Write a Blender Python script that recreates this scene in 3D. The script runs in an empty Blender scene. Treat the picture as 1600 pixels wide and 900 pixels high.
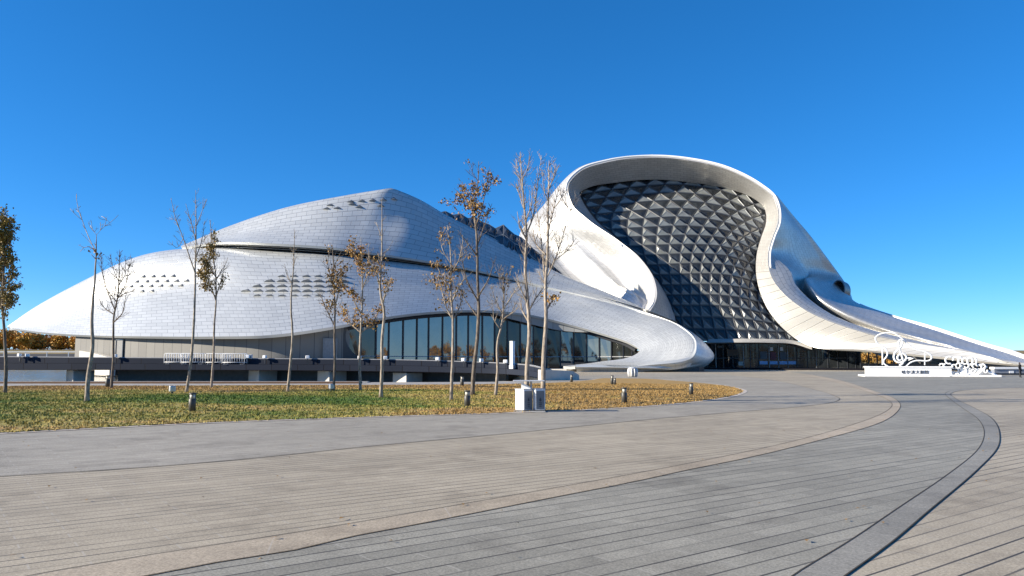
import bpy, math, random
import numpy as np
from mathutils import Vector, Matrix, noise

random.seed(7); RNG = np.random.RandomState(11)
S = bpy.context.scene
COL = S.collection

# ------------------------------------------------------------------ camera
F = 1200.0; CAMZ = 1.8; HOR = 564.0
PITCH = math.atan((HOR - 450.0) / F)
cp, sp = math.cos(PITCH), math.sin(PITCH)

def P(u, v, Y):
    "world point seen at photo pixel (u, v) at distance Y in front of the camera"
    a = (u - 800.0) / F; b = (450.0 - v) / F
    k = Y / (cp - b * sp)
    return np.array((a * k, Y, CAMZ + (b * cp + sp) * k))

def G(u, v, z=0.0):
    "ground point under pixel (u, v)"
    a = (u - 800.0) / F; b = (450.0 - v) / F
    dz = b * cp + sp
    k = (z - CAMZ) / dz
    return np.array((a * k, (cp - b * sp) * k, z))

def proj(p):
    p = np.asarray(p, float)
    x = p[..., 0]; y = p[..., 1]; z = p[..., 2] - CAMZ
    d = y * cp + z * sp; h = -y * sp + z * cp
    return 800 + F * x / d, 450 - F * h / d

cam = bpy.data.cameras.new('camera'); camo = bpy.data.objects.new('camera', cam); COL.objects.link(camo)
camo.location = (0, 0, CAMZ); camo.rotation_euler = (math.radians(90) + PITCH, 0, 0)
cam.sensor_width = 36; cam.lens = 36 * F / 1600; cam.clip_start = 0.1; cam.clip_end = 12000
S.camera = camo

# ------------------------------------------------------------------ light
SUN_EL = math.radians(22); SUN_BACK = math.radians(-11)      # sun low at the left
SD = Vector((-math.cos(SUN_BACK) * math.cos(SUN_EL), math.sin(SUN_BACK) * math.cos(SUN_EL), math.sin(SUN_EL)))
sun = bpy.data.lights.new('sun', 'SUN'); sun.energy = 5.0; sun.angle = math.radians(0.5); sun.color = (1.0, 0.90, 0.74)
suno = bpy.data.objects.new('sun', sun); COL.objects.link(suno)
suno.rotation_euler = SD.to_track_quat('Z', 'Y').to_euler()
W = bpy.data.worlds.new('World'); S.world = W; W.use_nodes = True
wt = W.node_tree; wt.nodes.clear()
wo = wt.nodes.new('ShaderNodeOutputWorld'); wb = wt.nodes.new('ShaderNodeBackground')
sk = wt.nodes.new('ShaderNodeTexSky'); sk.sky_type = 'NISHITA'; sk.sun_disc = False
sk.sun_elevation = SUN_EL; sk.sun_rotation = math.atan2(SD.x, SD.y)
sk.altitude = 3000; sk.air_density = 1.0; sk.dust_density = 0.5; sk.ozone_density = 8.0
hs = wt.nodes.new('ShaderNodeHueSaturation'); hs.inputs['Saturation'].default_value = 1.2; hs.inputs['Hue'].default_value = 0.501; hs.inputs['Value'].default_value = 1.0
gm = wt.nodes.new('ShaderNodeGamma'); gm.inputs[1].default_value = 0.82
wt.links.new(sk.outputs[0], gm.inputs[0]); wt.links.new(gm.outputs[0], hs.inputs['Color']); wt.links.new(hs.outputs[0], wb.inputs[0])
wb.inputs[1].default_value = 0.126
wt.links.new(wb.outputs[0], wo.inputs[0])
S.view_settings.view_transform = 'Standard'; S.view_settings.look = 'None'
S.view_settings.exposure = 1.05; S.view_settings.gamma = 1.0; S.view_settings.use_curve_mapping = False
S.render.engine = 'CYCLES'
S.cycles.max_bounces = 6; S.cycles.diffuse_bounces = 3; S.cycles.glossy_bounces = 3
S.cycles.transparent_max_bounces = 6
try:
    S.cycles.use_denoising = True
except Exception:
    pass

# ------------------------------------------------------------------ objects
def link(o): COL.objects.link(o); return o

def tag(o, label=None, cat=None, group=None, kind=None):
    if label: o['label'] = label
    if cat: o['category'] = cat
    if group: o['group'] = group
    if kind: o['kind'] = kind
    return o

def thing(name, label, cat, loc=(0, 0, 0), rz=0.0, group=None):
    o = bpy.data.objects.new(name, None); link(o)
    o.empty_display_size = 0.2
    o.location = tuple(float(c) for c in loc); o.rotation_euler = (0, 0, rz)
    return tag(o, label, cat, group)

def root_of(o):
    while o.parent: o = o.parent
    return o

class MB:
    "collects faces of one mesh"
    def __init__(s): s.v = []; s.f = []; s.uv = []; s.m = []; s.sm = []
    def add(s, vs, fs, uv=None, mat=0, smooth=False):
        n = len(s.v)
        s.v.extend([tuple(float(c) for c in p) for p in vs])
        for f in fs:
            s.f.append(tuple(n + i for i in f)); s.m.append(mat); s.sm.append(smooth)
            if uv is not None: s.uv.extend([tuple(float(c) for c in uv[i]) for i in f])
            else: s.uv.extend([(0.0, 0.0)] * len(f))
        return s
    def box(s, x0, x1, y0, y1, z0, z1, bev=0.0, mat=0):
        if bev <= 0:
            v = [(x0,y0,z0),(x1,y0,z0),(x1,y1,z0),(x0,y1,z0),(x0,y0,z1),(x1,y0,z1),(x1,y1,z1),(x0,y1,z1)]
            f = [(3,2,1,0),(4,5,6,7),(0,1,5,4),(1,2,6,5),(2,3,7,6),(3,0,4,7)]
            return s.add(v, f, None, mat)
        b = bev
        ring = lambda i, z: [(x0+i,y0+b,z),(x0+b,y0+i,z),(x1-b,y0+i,z),(x1-i,y0+b,z),(x1-i,y1-b,z),(x1-b,y1-i,z),(x0+b,y1-i,z),(x0+i,y1-b,z)]
        i2 = lambda z: [(x0+b,y0+b,z)]*0
        v = ring(b*0.6, z0) + ring(0, z0+b) + ring(0, z1-b) + ring(b*0.6, z1)
        f = [tuple(range(7,-1,-1)), tuple(range(24,32))]
        for r in range(3):
            for k in range(8):
                a = r*8+k; c = r*8+(k+1) % 8
                f.append((a, c, c+8, a+8))
        return s.add(v, f, None, mat)
    def beam(s, p, q, w, d=None, up=(0,0,1), mat=0):
        p = np.asarray(p, float); q = np.asarray(q, float); d = w if d is None else d
        t = q - p; L = np.linalg.norm(t)
        if L < 1e-6: return s
        t /= L; up = np.asarray(up, float)
        a = np.cross(t, up)
        if np.linalg.norm(a) < 1e-3: a = np.cross(t, (0, 1, 0))
        a /= np.linalg.norm(a); b = np.cross(a, t)
        c = [(-w/2,-d/2),(w/2,-d/2),(w/2,d/2),(-w/2,d/2)]
        v = [p + a*x + b*y for x, y in c] + [q + a*x + b*y for x, y in c]
        return s.add(v, [(3,2,1,0),(4,5,6,7),(0,1,5,4),(1,2,6,5),(2,3,7,6),(3,0,4,7)], None, mat)
    def tube(s, pts, rad, n=8, caps=True, closed=False, mat=0, smooth=True):
        pts = np.asarray(pts, float); m = len(pts)
        rad = np.full(m, rad) if np.isscalar(rad) else np.asarray(rad, float)
        if closed: T = np.roll(pts, -1, 0) - np.roll(pts, 1, 0)
        else: T = np.gradient(pts, axis=0)
        T /= np.maximum(np.linalg.norm(T, axis=1)[:, None], 1e-9)
        ref = np.array((0.0, 0, 1)) if abs(T[0][2]) < 0.9 else np.array((1.0, 0, 0))
        A = np.cross(T[0], ref); A /= np.linalg.norm(A)
        V = []
        ang = np.arange(n) * 2 * math.pi / n
        for i in range(m):
            A = A - T[i] * A.dot(T[i]); A /= max(np.linalg.norm(A), 1e-9)
            B = np.cross(T[i], A)
            V.append(pts[i] + rad[i] * (np.cos(ang)[:, None] * A + np.sin(ang)[:, None] * B))
        V = np.concatenate(V); f = []
        R = m if closed else m - 1
        for i in range(R):
            for k in range(n):
                a = i*n+k; b = i*n+(k+1) % n; j = ((i+1) % m)*n
                f.append((a, b, j+(k+1) % n, j+k))
        if caps and not closed:
            f.append(tuple(range(n-1, -1, -1))); f.append(tuple((m-1)*n+k for k in range(n)))
        return s.add(V, f, None, mat, smooth)
    def lathe(s, prof, c=(0,0,0), n=20, mat=0, smooth=True):
        V = []; f = []
        for r, z in prof:
            for k in range(n):
                a = 2*math.pi*k/n
                V.append((c[0]+r*math.cos(a), c[1]+r*math.sin(a), c[2]+z))
        m = len(prof)
        for i in range(m-1):
            for k in range(n):
                a = i*n+k; b = i*n+(k+1) % n
                f.append((a, b, b+n, a+n))
        if prof[0][0] > 1e-4: f.append(tuple(range(n-1, -1, -1)))
        if prof[-1][0] > 1e-4: f.append(tuple((m-1)*n+k for k in range(n)))
        return s.add(V, f, None, mat, smooth)
    def poly(s, pts, z0, z1, mat=0):
        n = len(pts)
        v = [(p[0], p[1], z0) for p in pts] + [(p[0], p[1], z1) for p in pts]
        f = [tuple(range(n-1, -1, -1)), tuple(range(n, 2*n))]
        f += [(i, (i+1) % n, n+(i+1) % n, n+i) for i in range(n)]
        return s.add(v, f, None, mat)
    def build(s, name, mat, parent=None, world=False, sharp=None):
        me = bpy.data.meshes.new(name)
        vs = s.v
        if parent is not None and world:
            r = root_of(parent).location
            vs = [(a-r.x, b-r.y, c-r.z) for a, b, c in vs]
        me.from_pydata(vs, [], s.f)
        for mm in (mat if isinstance(mat, (list, tuple)) else [mat]): me.materials.append(mm)
        me.polygons.foreach_set('material_index', s.m)
        me.polygons.foreach_set('use_smooth', s.sm)
        uvl = me.uv_layers.new(name='UVMap')
        uvl.data.foreach_set('uv', np.array(s.uv, dtype=np.float32).ravel())
        me.validate(); me.update()
        if sharp: me.set_sharp_from_angle(angle=math.radians(sharp))
        o = bpy.data.objects.new(name, me); link(o)
        if parent is not None: o.parent = parent
        return o

def dup_tree(o, parent=None):
    c = o.copy(); COL.objects.link(c)
    if parent is not None: c.parent = parent
    for ch in o.children: dup_tree(ch, c)
    return c

# ------------------------------------------------------------------ splines and lofts
def herm(t, pts, s):
    "Catmull-Rom-like interpolation of pts (n,...) at knots t"
    t = np.asarray(t, float); pts = np.asarray(pts, float); n = len(t)
    d = np.zeros_like(pts)
    for i in range(n):
        if i == 0: d[i] = (pts[1]-pts[0])/(t[1]-t[0])
        elif i == n-1: d[i] = (pts[-1]-pts[-2])/(t[-1]-t[-2])
        else:
            h0 = t[i]-t[i-1]; h1 = t[i+1]-t[i]
            d[i] = ((pts[i]-pts[i-1])/h0*h1 + (pts[i+1]-pts[i])/h1*h0)/(h0+h1)
    s = np.asarray(s, float)
    k = np.clip(np.searchsorted(t, s, side='right')-1, 0, n-2)
    h = t[k+1]-t[k]; x = (s-t[k])/h
    ex = (slice(None),) + (None,)*(pts.ndim-1)
    x = x[ex]; h = h[ex]
    return ((2*x**3-3*x**2+1)*pts[k] + (x**3-2*x**2+x)*h*d[k] + (-2*x**3+3*x**2)*pts[k+1] + (x**3-x**2)*h*d[k+1])

def knots(g):
    d = np.linalg.norm(np.diff(g, axis=0), axis=-1).mean(axis=tuple(range(1, g.ndim-1))) if g.ndim > 2 else np.linalg.norm(np.diff(g, axis=0), axis=-1)
    return np.concatenate([[0], np.cumsum(np.maximum(d, 0.15))])

def loft(grid, nr, nc):
    g = np.asarray(grid, float)                      # (rows, cols, 3)
    tr = knots(g); a = herm(tr, g, np.linspace(0, tr[-1], nr))
    b = np.swapaxes(a, 0, 1); tc = knots(np.swapaxes(g, 0, 1))
    b = herm(tc, b, np.linspace(0, tc[-1], nc))
    return np.swapaxes(b, 0, 1)

def px_grid(cols):
    "cols: list of columns, each a list of (u, v, Y) -> (rows, cols, 3)"
    return np.swapaxes(np.array([[P(*q) for q in c] for c in cols]), 0, 1)

def grid_normals(V):
    du = np.gradient(V, axis=1); dv = np.gradient(V, axis=0)
    n = np.cross(du, dv); n /= np.maximum(np.linalg.norm(n, axis=-1)[..., None], 1e-9)
    return n

def sheet(mb, V, th=0.0, flip=False, uv0=(0, 0), rot=0.0, mat=0, uvs=1.0):
    "a lofted grid as a smooth skin, with real thickness behind it"
    nr, nc = V.shape[:2]
    du = np.linalg.norm(np.diff(V, axis=1), axis=-1).mean(0); dv = np.linalg.norm(np.diff(V, axis=0), axis=-1).mean(1)
    U = np.concatenate([[0], np.cumsum(du)]); Vv = np.concatenate([[0], np.cumsum(dv)])
    c, s_ = math.cos(rot), math.sin(rot)
    uv = [(uvs*(U[j]*c - Vv[i]*s_)+uv0[0], uvs*(U[j]*s_ + Vv[i]*c)+uv0[1]) for i in range(nr) for j in range(nc)]
    f = []
    for i in range(nr-1):
        for j in range(nc-1):
            q = (i*nc+j, i*nc+j+1, (i+1)*nc+j+1, (i+1)*nc+j)
            f.append(q[::-1] if flip else q)
    mb.add(V.reshape(-1, 3), f, uv, mat, True)
    if th > 0:
        N = grid_normals(V) * (-1 if flip else 1)
        B = V - N * th
        mb.add(B.reshape(-1, 3), [q[::-1] for q in f], uv, mat, True)
        def rim(a, b):
            n = len(a); v = np.concatenate([a, b])
            mb.add(v, [(k, k+1, n+k+1, n+k) for k in range(n-1)], [(0.1, 0.1)]*(2*n), mat, True)
        rim(V[0], B[0]); rim(B[-1], V[-1]); rim(B[:, 0], V[:, 0]); rim(V[:, -1], B[:, -1])
    return mb

# ------------------------------------------------------------------ materials
def newmat(name):
    m = bpy.data.materials.new(name); m.use_nodes = True
    nt = m.node_tree; b = nt.nodes['Principled BSDF']
    return m, nt, b
def N(nt, t, **kw):
    n = nt.nodes.new(t)
    for k, v in kw.items(): setattr(n, k, v)
    return n
def mixc(nt, fac, a, b, bt='MIX'):
    n = N(nt, 'ShaderNodeMix', data_type='RGBA', blend_type=bt)
    for sk_, val in (('Factor', fac), ('A', a), ('B', b)):
        inp = [i for i in n.inputs if i.name == sk_ and i.enabled][0]
        if hasattr(val, 'links'): nt.links.new(val, inp)
        else: inp.default_value = val if not isinstance(val, tuple) else (*val, 1) if len(val) == 3 else val
    return [o for o in n.outputs if o.enabled][0]
def math_(nt, op, a, b=None, c=None):
    n = N(nt, 'ShaderNodeMath', operation=op)
    for i, val in enumerate((a, b, c)):
        if val is None: continue
        if hasattr(val, 'links'): nt.links.new(val, n.inputs[i])
        else: n.inputs[i].default_value = val
    return n.outputs[0]
def ramp(nt, fac, stops):
    r = N(nt, 'ShaderNodeValToRGB'); cr = r.color_ramp
    while len(cr.elements) < len(stops): cr.elements.new(0.5)
    for e, (p, c) in zip(cr.elements, stops): e.position = p; e.color = (*c, 1)
    nt.links.new(fac, r.inputs[0]); return r.outputs[0]
def noise_(nt, vec, scale, detail=4, rough=0.55):
    n = N(nt, 'ShaderNodeTexNoise'); n.inputs['Scale'].default_value = scale
    n.inputs['Detail'].default_value = detail; n.inputs['Roughness'].default_value = rough
    if vec is not None: nt.links.new(vec, n.inputs['Vector'])
    return n
def obj_coord(nt): return N(nt, 'ShaderNodeTexCoord').outputs['Object']
def bump(nt, b, h, strength=0.3, dist=0.02):
    n = N(nt, 'ShaderNodeBump'); n.inputs['Strength'].default_value = strength; n.inputs['Distance'].default_value = dist
    nt.links.new(h, n.inputs['Height']); nt.links.new(n.outputs[0], b.inputs['Normal'])

def plain(name, col, rough=0.6, metal=0.0, var=0.12, scale=3.0, spec=0.5):
    m, nt, b = newmat(name)
    nz = noise_(nt, obj_coord(nt), scale)
    c2 = tuple(min(1, x*(1+var)) for x in col); c1 = tuple(x*(1-var) for x in col)
    nt.links.new(ramp(nt, nz.outputs[0], [(0.3, c1), (0.7, c2)]), b.inputs['Base Color'])
    b.inputs['Roughness'].default_value = rough; b.inputs['Metallic'].default_value = metal
    b.inputs['Specular IOR Level'].default_value = spec
    return m

def panel_mat(name, bw=1.5, rh=0.75, c1=(0.585, 0.595, 0.575), c2=(0.67, 0.68, 0.655), mortar=(0.20, 0.205, 0.215), ms=0.03, rough=0.42, off=0.5, metal=0.0):
    m, nt, b = newmat(name)
    uv = N(nt, 'ShaderNodeTexCoord').outputs['UV']
    br = N(nt, 'ShaderNodeTexBrick'); br.offset = off
    br.inputs['Scale'].default_value = 1.0; br.inputs['Brick Width'].default_value = bw; br.inputs['Row Height'].default_value = rh
    br.inputs['Mortar Size'].default_value = ms; br.inputs['Mortar Smooth'].default_value = 0.3; br.inputs['Bias'].default_value = 0.0
    br.inputs['Color1'].default_value = (*c1, 1); br.inputs['Color2'].default_value = (*c2, 1); br.inputs['Mortar'].default_value = (*mortar, 1)
    nt.links.new(uv, br.inputs['Vector'])
    nz = noise_(nt, obj_coord(nt), 0.08, 5)
    dirt = ramp(nt, nz.outputs[0], [(0.3, (0.9, 0.9, 0.9)), (0.7, (1.0, 1.0, 1.0))])
    nt.links.new(mixc(nt, 1.0, br.outputs['Color'], dirt, 'MULTIPLY'), b.inputs['Base Color'])
    b.inputs['Roughness'].default_value = rough; b.inputs['Metallic'].default_value = metal
    bump(nt, b, math_(nt, 'SUBTRACT', 1.0, br.outputs['Fac']), 0.35, 0.05)
    return m

def glass_mat(name, col=(0.02, 0.025, 0.03), ior=1.9, rough=0.03, var=0.35, scale=0.4):
    m, nt, b = newmat(name)
    nz = noise_(nt, obj_coord(nt), scale, 3)
    nt.links.new(ramp(nt, nz.outputs[0], [(0.35, tuple(c*(1-var) for c in col)), (0.65, tuple(c*(1+var) for c in col))]), b.inputs['Base Color'])
    b.inputs['Roughness'].default_value = rough; b.inputs['IOR'].default_value = ior
    return m

M = {}
M['panel'] = panel_mat('white_panel', 2.1, 0.8, metal=0.4, rough=0.36)
M['panel_fine'] = panel_mat('white_panel_fine', 1.6, 0.8, (0.54, 0.53, 0.505), (0.62, 0.61, 0.585), (0.20, 0.205, 0.21), 0.03, metal=0.45)
M['panel_tail'] = panel_mat('white_panel_tall', 1.9, 60.0, (0.50, 0.495, 0.475), (0.57, 0.565, 0.54), (0.19, 0.19, 0.19), 0.07, off=0.0, metal=0.3)
M['white'] = plain('white_paint', (0.80, 0.80, 0.79), 0.45, var=0.05)
M['lip'] = plain('white_metal_lip', (0.82, 0.82, 0.80), 0.35, var=0.03)
M['black'] = plain('black_gasket', (0.012, 0.013, 0.016), 0.5)
M['dark_metal'] = plain('dark_metal', (0.035, 0.038, 0.045), 0.4)
M['frame_metal'] = plain('grey_frame_metal', (0.20, 0.21, 0.22), 0.35, 0.3)
M['concrete'] = panel_mat('base_concrete_panel', 2.1, 8.0, (0.155, 0.15, 0.14), (0.195, 0.19, 0.175), (0.06, 0.06, 0.06), 0.05, 0.7, 0.0)
M['plinth'] = plain('pale_stone', (0.52, 0.49, 0.43), 0.75, scale=1.2)
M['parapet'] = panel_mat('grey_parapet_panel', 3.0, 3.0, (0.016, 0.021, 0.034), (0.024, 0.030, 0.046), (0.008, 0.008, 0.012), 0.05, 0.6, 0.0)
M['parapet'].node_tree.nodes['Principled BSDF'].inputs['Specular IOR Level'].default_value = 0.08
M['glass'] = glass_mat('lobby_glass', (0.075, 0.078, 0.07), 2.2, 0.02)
M['glass_tree_reflection'] = glass_mat('lobby_glass_dark_reflection', (0.022, 0.024, 0.022), 1.6, 0.03)  # darker copy: reflections of dark trees put into the glass colour
M['glass_dark'] = glass_mat('dark_glass', (0.012, 0.014, 0.016), 1.5, 0.06)
M['roof_glass'] = glass_mat('roof_glass', (0.03, 0.035, 0.045), 1.8, 0.12)
M['facade_glass'] = glass_mat('facade_glass', (0.175, 0.185, 0.178), 1.6, 0.22, 0.2)
M['facade_flat'] = glass_mat('facade_flat_glass', (0.022, 0.026, 0.03), 1.55, 0.2)
M['post'] = plain('bollard_bronze', (0.06, 0.058, 0.05), 0.5)
M['lens'] = plain('frosted_lens', (0.62, 0.60, 0.52), 0.4)
M['steel'] = plain('galvanised_steel', (0.55, 0.56, 0.57), 0.4, 0.2)
M['bin_grey'] = plain('bin_front_shade_grey', (0.17, 0.175, 0.18), 0.5)
M['stone'] = plain('grey_stone', (0.34, 0.33, 0.31), 0.8, var=0.25, scale=8)

def granite(name, c1, c2, joint=(0.055, 0.05, 0.044), row=0.30, brick=1.25, rot=37, line=1.0, lw=0.0125):
    m, nt, b = newmat(name)
    oc = obj_coord(nt)
    mp = N(nt, 'ShaderNodeMapping'); mp.inputs['Rotation'].default_value = (0, 0, math.radians(-rot))
    nt.links.new(oc, mp.inputs['Vector'])
    wob = noise_(nt, oc, 0.35, 2)
    sx = N(nt, 'ShaderNodeSeparateXYZ'); nt.links.new(mp.outputs[0], sx.inputs[0])
    y = math_(nt, 'ADD', sx.outputs['Y'], math_(nt, 'MULTIPLY', math_(nt, 'SUBTRACT', wob.outputs[0], 0.5), 0.02))
    br = N(nt, 'ShaderNodeTexBrick'); br.offset = 0.37; br.offset_frequency = 2; br.squash_frequency = 1
    br.inputs['Scale'].default_value = 1.0; br.inputs['Brick Width'].default_value = brick; br.inputs['Row Height'].default_value = row
    br.inputs['Mortar Size'].default_value = lw*0.8; br.inputs['Mortar Smooth'].default_value = 0.2
    br.inputs['Color1'].default_value = (0, 0, 0, 1); br.inputs['Color2'].default_value = (1, 1, 1, 1); br.inputs['Mortar'].default_value = (0.5, 0.5, 0.5, 1)
    nt.links.new(mp.outputs[0], br.inputs['Vector'])
    fr = math_(nt, 'FRACT', math_(nt, 'DIVIDE', sx.outputs['Y'], row))
    dist = math_(nt, 'MULTIPLY', math_(nt, 'SUBTRACT', 0.5, math_(nt, 'ABSOLUTE', math_(nt, 'SUBTRACT', fr, 0.5))), row)
    ln = math_(nt, 'LESS_THAN', dist, lw)
    # joints are open and dark in some stretches, filled in others
    st = N(nt, 'ShaderNodeMapping'); st.inputs['Scale'].default_value = (0.14, 3.4, 1); nt.links.new(mp.outputs[0], st.inputs['Vector'])
    stn = noise_(nt, st.outputs[0], 1.0, 3)
    open_ = ramp(nt, stn.outputs[0], [(0.40, (0.3,)*3), (0.55, (1.0,)*3)])
    lf = math_(nt, 'MULTIPLY', math_(nt, 'MULTIPLY', ln, open_), line)
    big = noise_(nt, oc, 0.16, 4); fine = noise_(nt, oc, 38, 5, 0.8); mid = noise_(nt, oc, 2.2, 4)
    base = mixc(nt, br.outputs['Color'], c1, c2)
    base = mixc(nt, 0.75, base, ramp(nt, big.outputs[0], [(0.3, (0.78,)*3), (0.7, (1.15,)*3)]), 'MULTIPLY')
    base = mixc(nt, 0.6, base, ramp(nt, fine.outputs[0], [(0.34, (0.35,)*3), (0.66, (1.65,)*3)]), 'MULTIPLY')
    base = mixc(nt, 0.6, base, ramp(nt, mid.outputs[0], [(0.3, (0.85,)*3), (0.72, (1.12,)*3)]), 'MULTIPLY')
    stn2 = noise_(nt, oc, 0.55, 6, 0.65)
    base = mixc(nt, 0.8, base, ramp(nt, stn2.outputs[0], [(0.36, (0.80, 0.79, 0.78)), (0.47, (1.0,)*3), (0.66, (1.0,)*3), (0.74, (1.10, 1.09, 1.07))]), 'MULTIPLY')
    cross = math_(nt, 'MULTIPLY', br.outputs['Fac'], math_(nt, 'SUBTRACT', 1.0, ln))
    base = mixc(nt, math_(nt, 'MULTIPLY', cross, 0.35), base, (0.42, 0.40, 0.36))
    base = mixc(nt, lf, base, joint)
    nt.links.new(base, b.inputs['Base Color'])
    b.inputs['Roughness'].default_value = 0.72; b.inputs['Specular IOR Level'].default_value = 0.35
    hgt = math_(nt, 'ADD', math_(nt, 'MULTIPLY', fine.outputs[0], 0.25), math_(nt, 'MULTIPLY', math_(nt, 'SUBTRACT', 1.0, lf), 1.0))
    bump(nt, b, hgt, 0.5, 0.006)
    return m
M['pave_brown'] = granite('brown_granite_planks', (0.345, 0.298, 0.222), (0.40, 0.347, 0.26), row=0.235)
M['pave_grey'] = granite('grey_granite_planks', (0.235, 0.223, 0.184), (0.30, 0.284, 0.235), row=0.27)
M['pave_lawn'] = granite('blue_grey_granite_planks', (0.29, 0.266, 0.22), (0.34, 0.312, 0.258), line=0.55)
M['stripe_brown'] = granite('brown_granite_border', (0.36, 0.302, 0.222), (0.41, 0.345, 0.258), row=60, brick=1.9, rot=12)
M['stripe_grey'] = granite('grey_granite_border', (0.225, 0.214, 0.184), (0.27, 0.256, 0.22), row=60, brick=1.9, rot=52)
M['joint'] = plain('dark_joint', (0.065, 0.058, 0.05), 0.95, spec=0.05)

def lawn_mat(name, blades=False):
    m, nt, b = newmat(name)
    g = N(nt, 'ShaderNodeNewGeometry').outputs['Position']
    sp_ = N(nt, 'ShaderNodeMapping'); sp_.inputs['Scale'].default_value = (0.55, 1.0, 1.0); nt.links.new(g, sp_.inputs['Vector'])
    n1 = noise_(nt, sp_.outputs[0], 0.16, 5, 0.6); n2 = noise_(nt, g, 1.6, 4, 0.7); n3 = noise_(nt, g, 14, 2)
    sx = N(nt, 'ShaderNodeSeparateXYZ'); nt.links.new(g, sx.inputs[0])
    # greener towards the middle of the lawn, straw-coloured at its right end and along its edges
    yy = math_(nt, 'ABSOLUTE', math_(nt, 'SUBTRACT', math_(nt, 'ADD', sx.outputs['Y'], math_(nt, 'MULTIPLY', sx.outputs['X'], -0.17)), 34.0))
    grn = math_(nt, 'SUBTRACT', 1.0, math_(nt, 'DIVIDE', yy, 13.0))
    grn = math_(nt, 'SUBTRACT', grn, math_(nt, 'MULTIPLY', math_(nt, 'MAXIMUM', math_(nt, 'ADD', sx.outputs['X'], 6.0), 0.0), 0.11))
    k = math_(nt, 'ADD', math_(nt, 'ADD', math_(nt, 'MULTIPLY', grn, 0.5), 0.05), math_(nt, 'MULTIPLY', math_(nt, 'SUBTRACT', n1.outputs[0], 0.5), 1.6))
    k = math_(nt, 'ADD', k, math_(nt, 'MULTIPLY', math_(nt, 'SUBTRACT', n2.outputs[0], 0.5), 0.8))
    c = ramp(nt, k, [(0.0, (0.34, 0.22, 0.08)), (0.12, (0.37, 0.285, 0.095)), (0.3, (0.25, 0.225, 0.055)), (0.5, (0.085, 0.14, 0.024))])
    c = mixc(nt, 0.5, c, ramp(nt, n3.outputs[0], [(0.3, (0.55,)*3), (0.7, (1.4,)*3)]), 'MULTIPLY')
    nt.links.new(c, b.inputs['Base Color']); b.inputs['Roughness'].default_value = 0.8; b.inputs['Specular IOR Level'].default_value = 0.2
    return m
M['lawn'] = lawn_mat('lawn_soil'); M['grass'] = lawn_mat('grass_blades')

def water_mat():
    m, nt, b = newmat('canal_water')
    g = N(nt, 'ShaderNodeNewGeometry').outputs['Position']
    n1 = noise_(nt, g, 0.9, 4, 0.6); n2 = noise_(nt, g, 0.12, 3)
    nt.links.new(ramp(nt, n2.outputs[0], [(0.3, (0.03, 0.04, 0.05)), (0.7, (0.05, 0.06, 0.065))]), b.inputs['Base Color'])
    b.inputs['Roughness'].default_value = 0.08; b.inputs['IOR'].default_value = 1.33
    bump(nt, b, n1.outputs[0], 0.35, 0.25)
    return m
M['water'] = water_mat()

def terrain_mat():
    m, nt, b = newmat('dry_grass_terrain')
    g = N(nt, 'ShaderNodeNewGeometry').outputs['Position']
    n1 = noise_(nt, g, 0.05, 5); n2 = noise_(nt, g, 0.8, 4)
    c = ramp(nt, n1.outputs[0], [(0.3, (0.24, 0.18, 0.08)), (0.55, (0.16, 0.13, 0.05)), (0.75, (0.09, 0.09, 0.035))])
    c = mixc(nt, 0.7, c, ramp(nt, n2.outputs[0], [(0.3, (0.7,)*3), (0.7, (1.2,)*3)]), 'MULTIPLY')
    nt.links.new(c, b.inputs['Base Color']); b.inputs['Roughness'].default_value = 0.9
    return m
M['terrain'] = terrain_mat()

def bark_mat(name, c1, c2):
    m, nt, b = newmat(name)
    oc = obj_coord(nt)
    mp = N(nt, 'ShaderNodeMapping'); mp.inputs['Scale'].default_value = (1, 1, 0.25); nt.links.new(oc, mp.inputs['Vector'])
    n1 = noise_(nt, mp.outputs[0], 16, 4); n2 = noise_(nt, oc, 1.1, 3)
    c = ramp(nt, n1.outputs[0], [(0.35, c1), (0.65, c2)])
    c = mixc(nt, 0.6, c, ramp(nt, n2.outputs[0], [(0.35, (0.7,)*3), (0.65, (1.2,)*3)]), 'MULTIPLY')
    nt.links.new(c, b.inputs['Base Color']); b.inputs['Roughness'].default_value = 0.85
    bump(nt, b, n1.outputs[0], 0.5, 0.02)
    return m
M['bark'] = bark_mat('pale_bark', (0.16, 0.125, 0.095), (0.42, 0.36, 0.29))
M['bark_dark'] = bark_mat('dark_bark', (0.06, 0.045, 0.035), (0.20, 0.165, 0.13))
def leaf_mat(name, cols):
    m, nt, b = newmat(name)
    g = N(nt, 'ShaderNodeNewGeometry').outputs['Position']
    n1 = noise_(nt, g, 2.3, 3, 0.7)
    n = len(cols)
    nt.links.new(ramp(nt, n1.outputs[0], [(0.3+0.4*i/(n-1), c) for i, c in enumerate(cols)]), b.inputs['Base Color'])
    b.inputs['Roughness'].default_value = 0.65
    return m
M['leaf_brown'] = leaf_mat('dry_brown_leaves', [(0.11, 0.062, 0.024), (0.24, 0.14, 0.042), (0.36, 0.22, 0.062)])
M['leaf_olive'] = leaf_mat('olive_autumn_leaves', [(0.08, 0.058, 0.017), (0.22, 0.15, 0.032), (0.40, 0.26, 0.045)])
M['leaf_gold'] = leaf_mat('golden_autumn_leaves', [(0.17, 0.085, 0.026), (0.38, 0.20, 0.038), (0.5, 0.31, 0.05)])
M['wood'] = leaf_mat('autumn_wood_foliage', [(0.24, 0.13, 0.028), (0.50, 0.26, 0.035), (0.56, 0.36, 0.06)])

# ================================================================== THE OPERA HOUSE
OH = thing('opera_house', 'sweeping white opera house of two curved shells with a dark faceted glass front', 'building', (0, 150, 0))
def bpart(mb, name, mat, parent=OH, label=None, sharp=None):
    o = mb.build(name, mat, parent, world=True, sharp=sharp)
    if label: o['label'] = label
    return o

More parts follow.
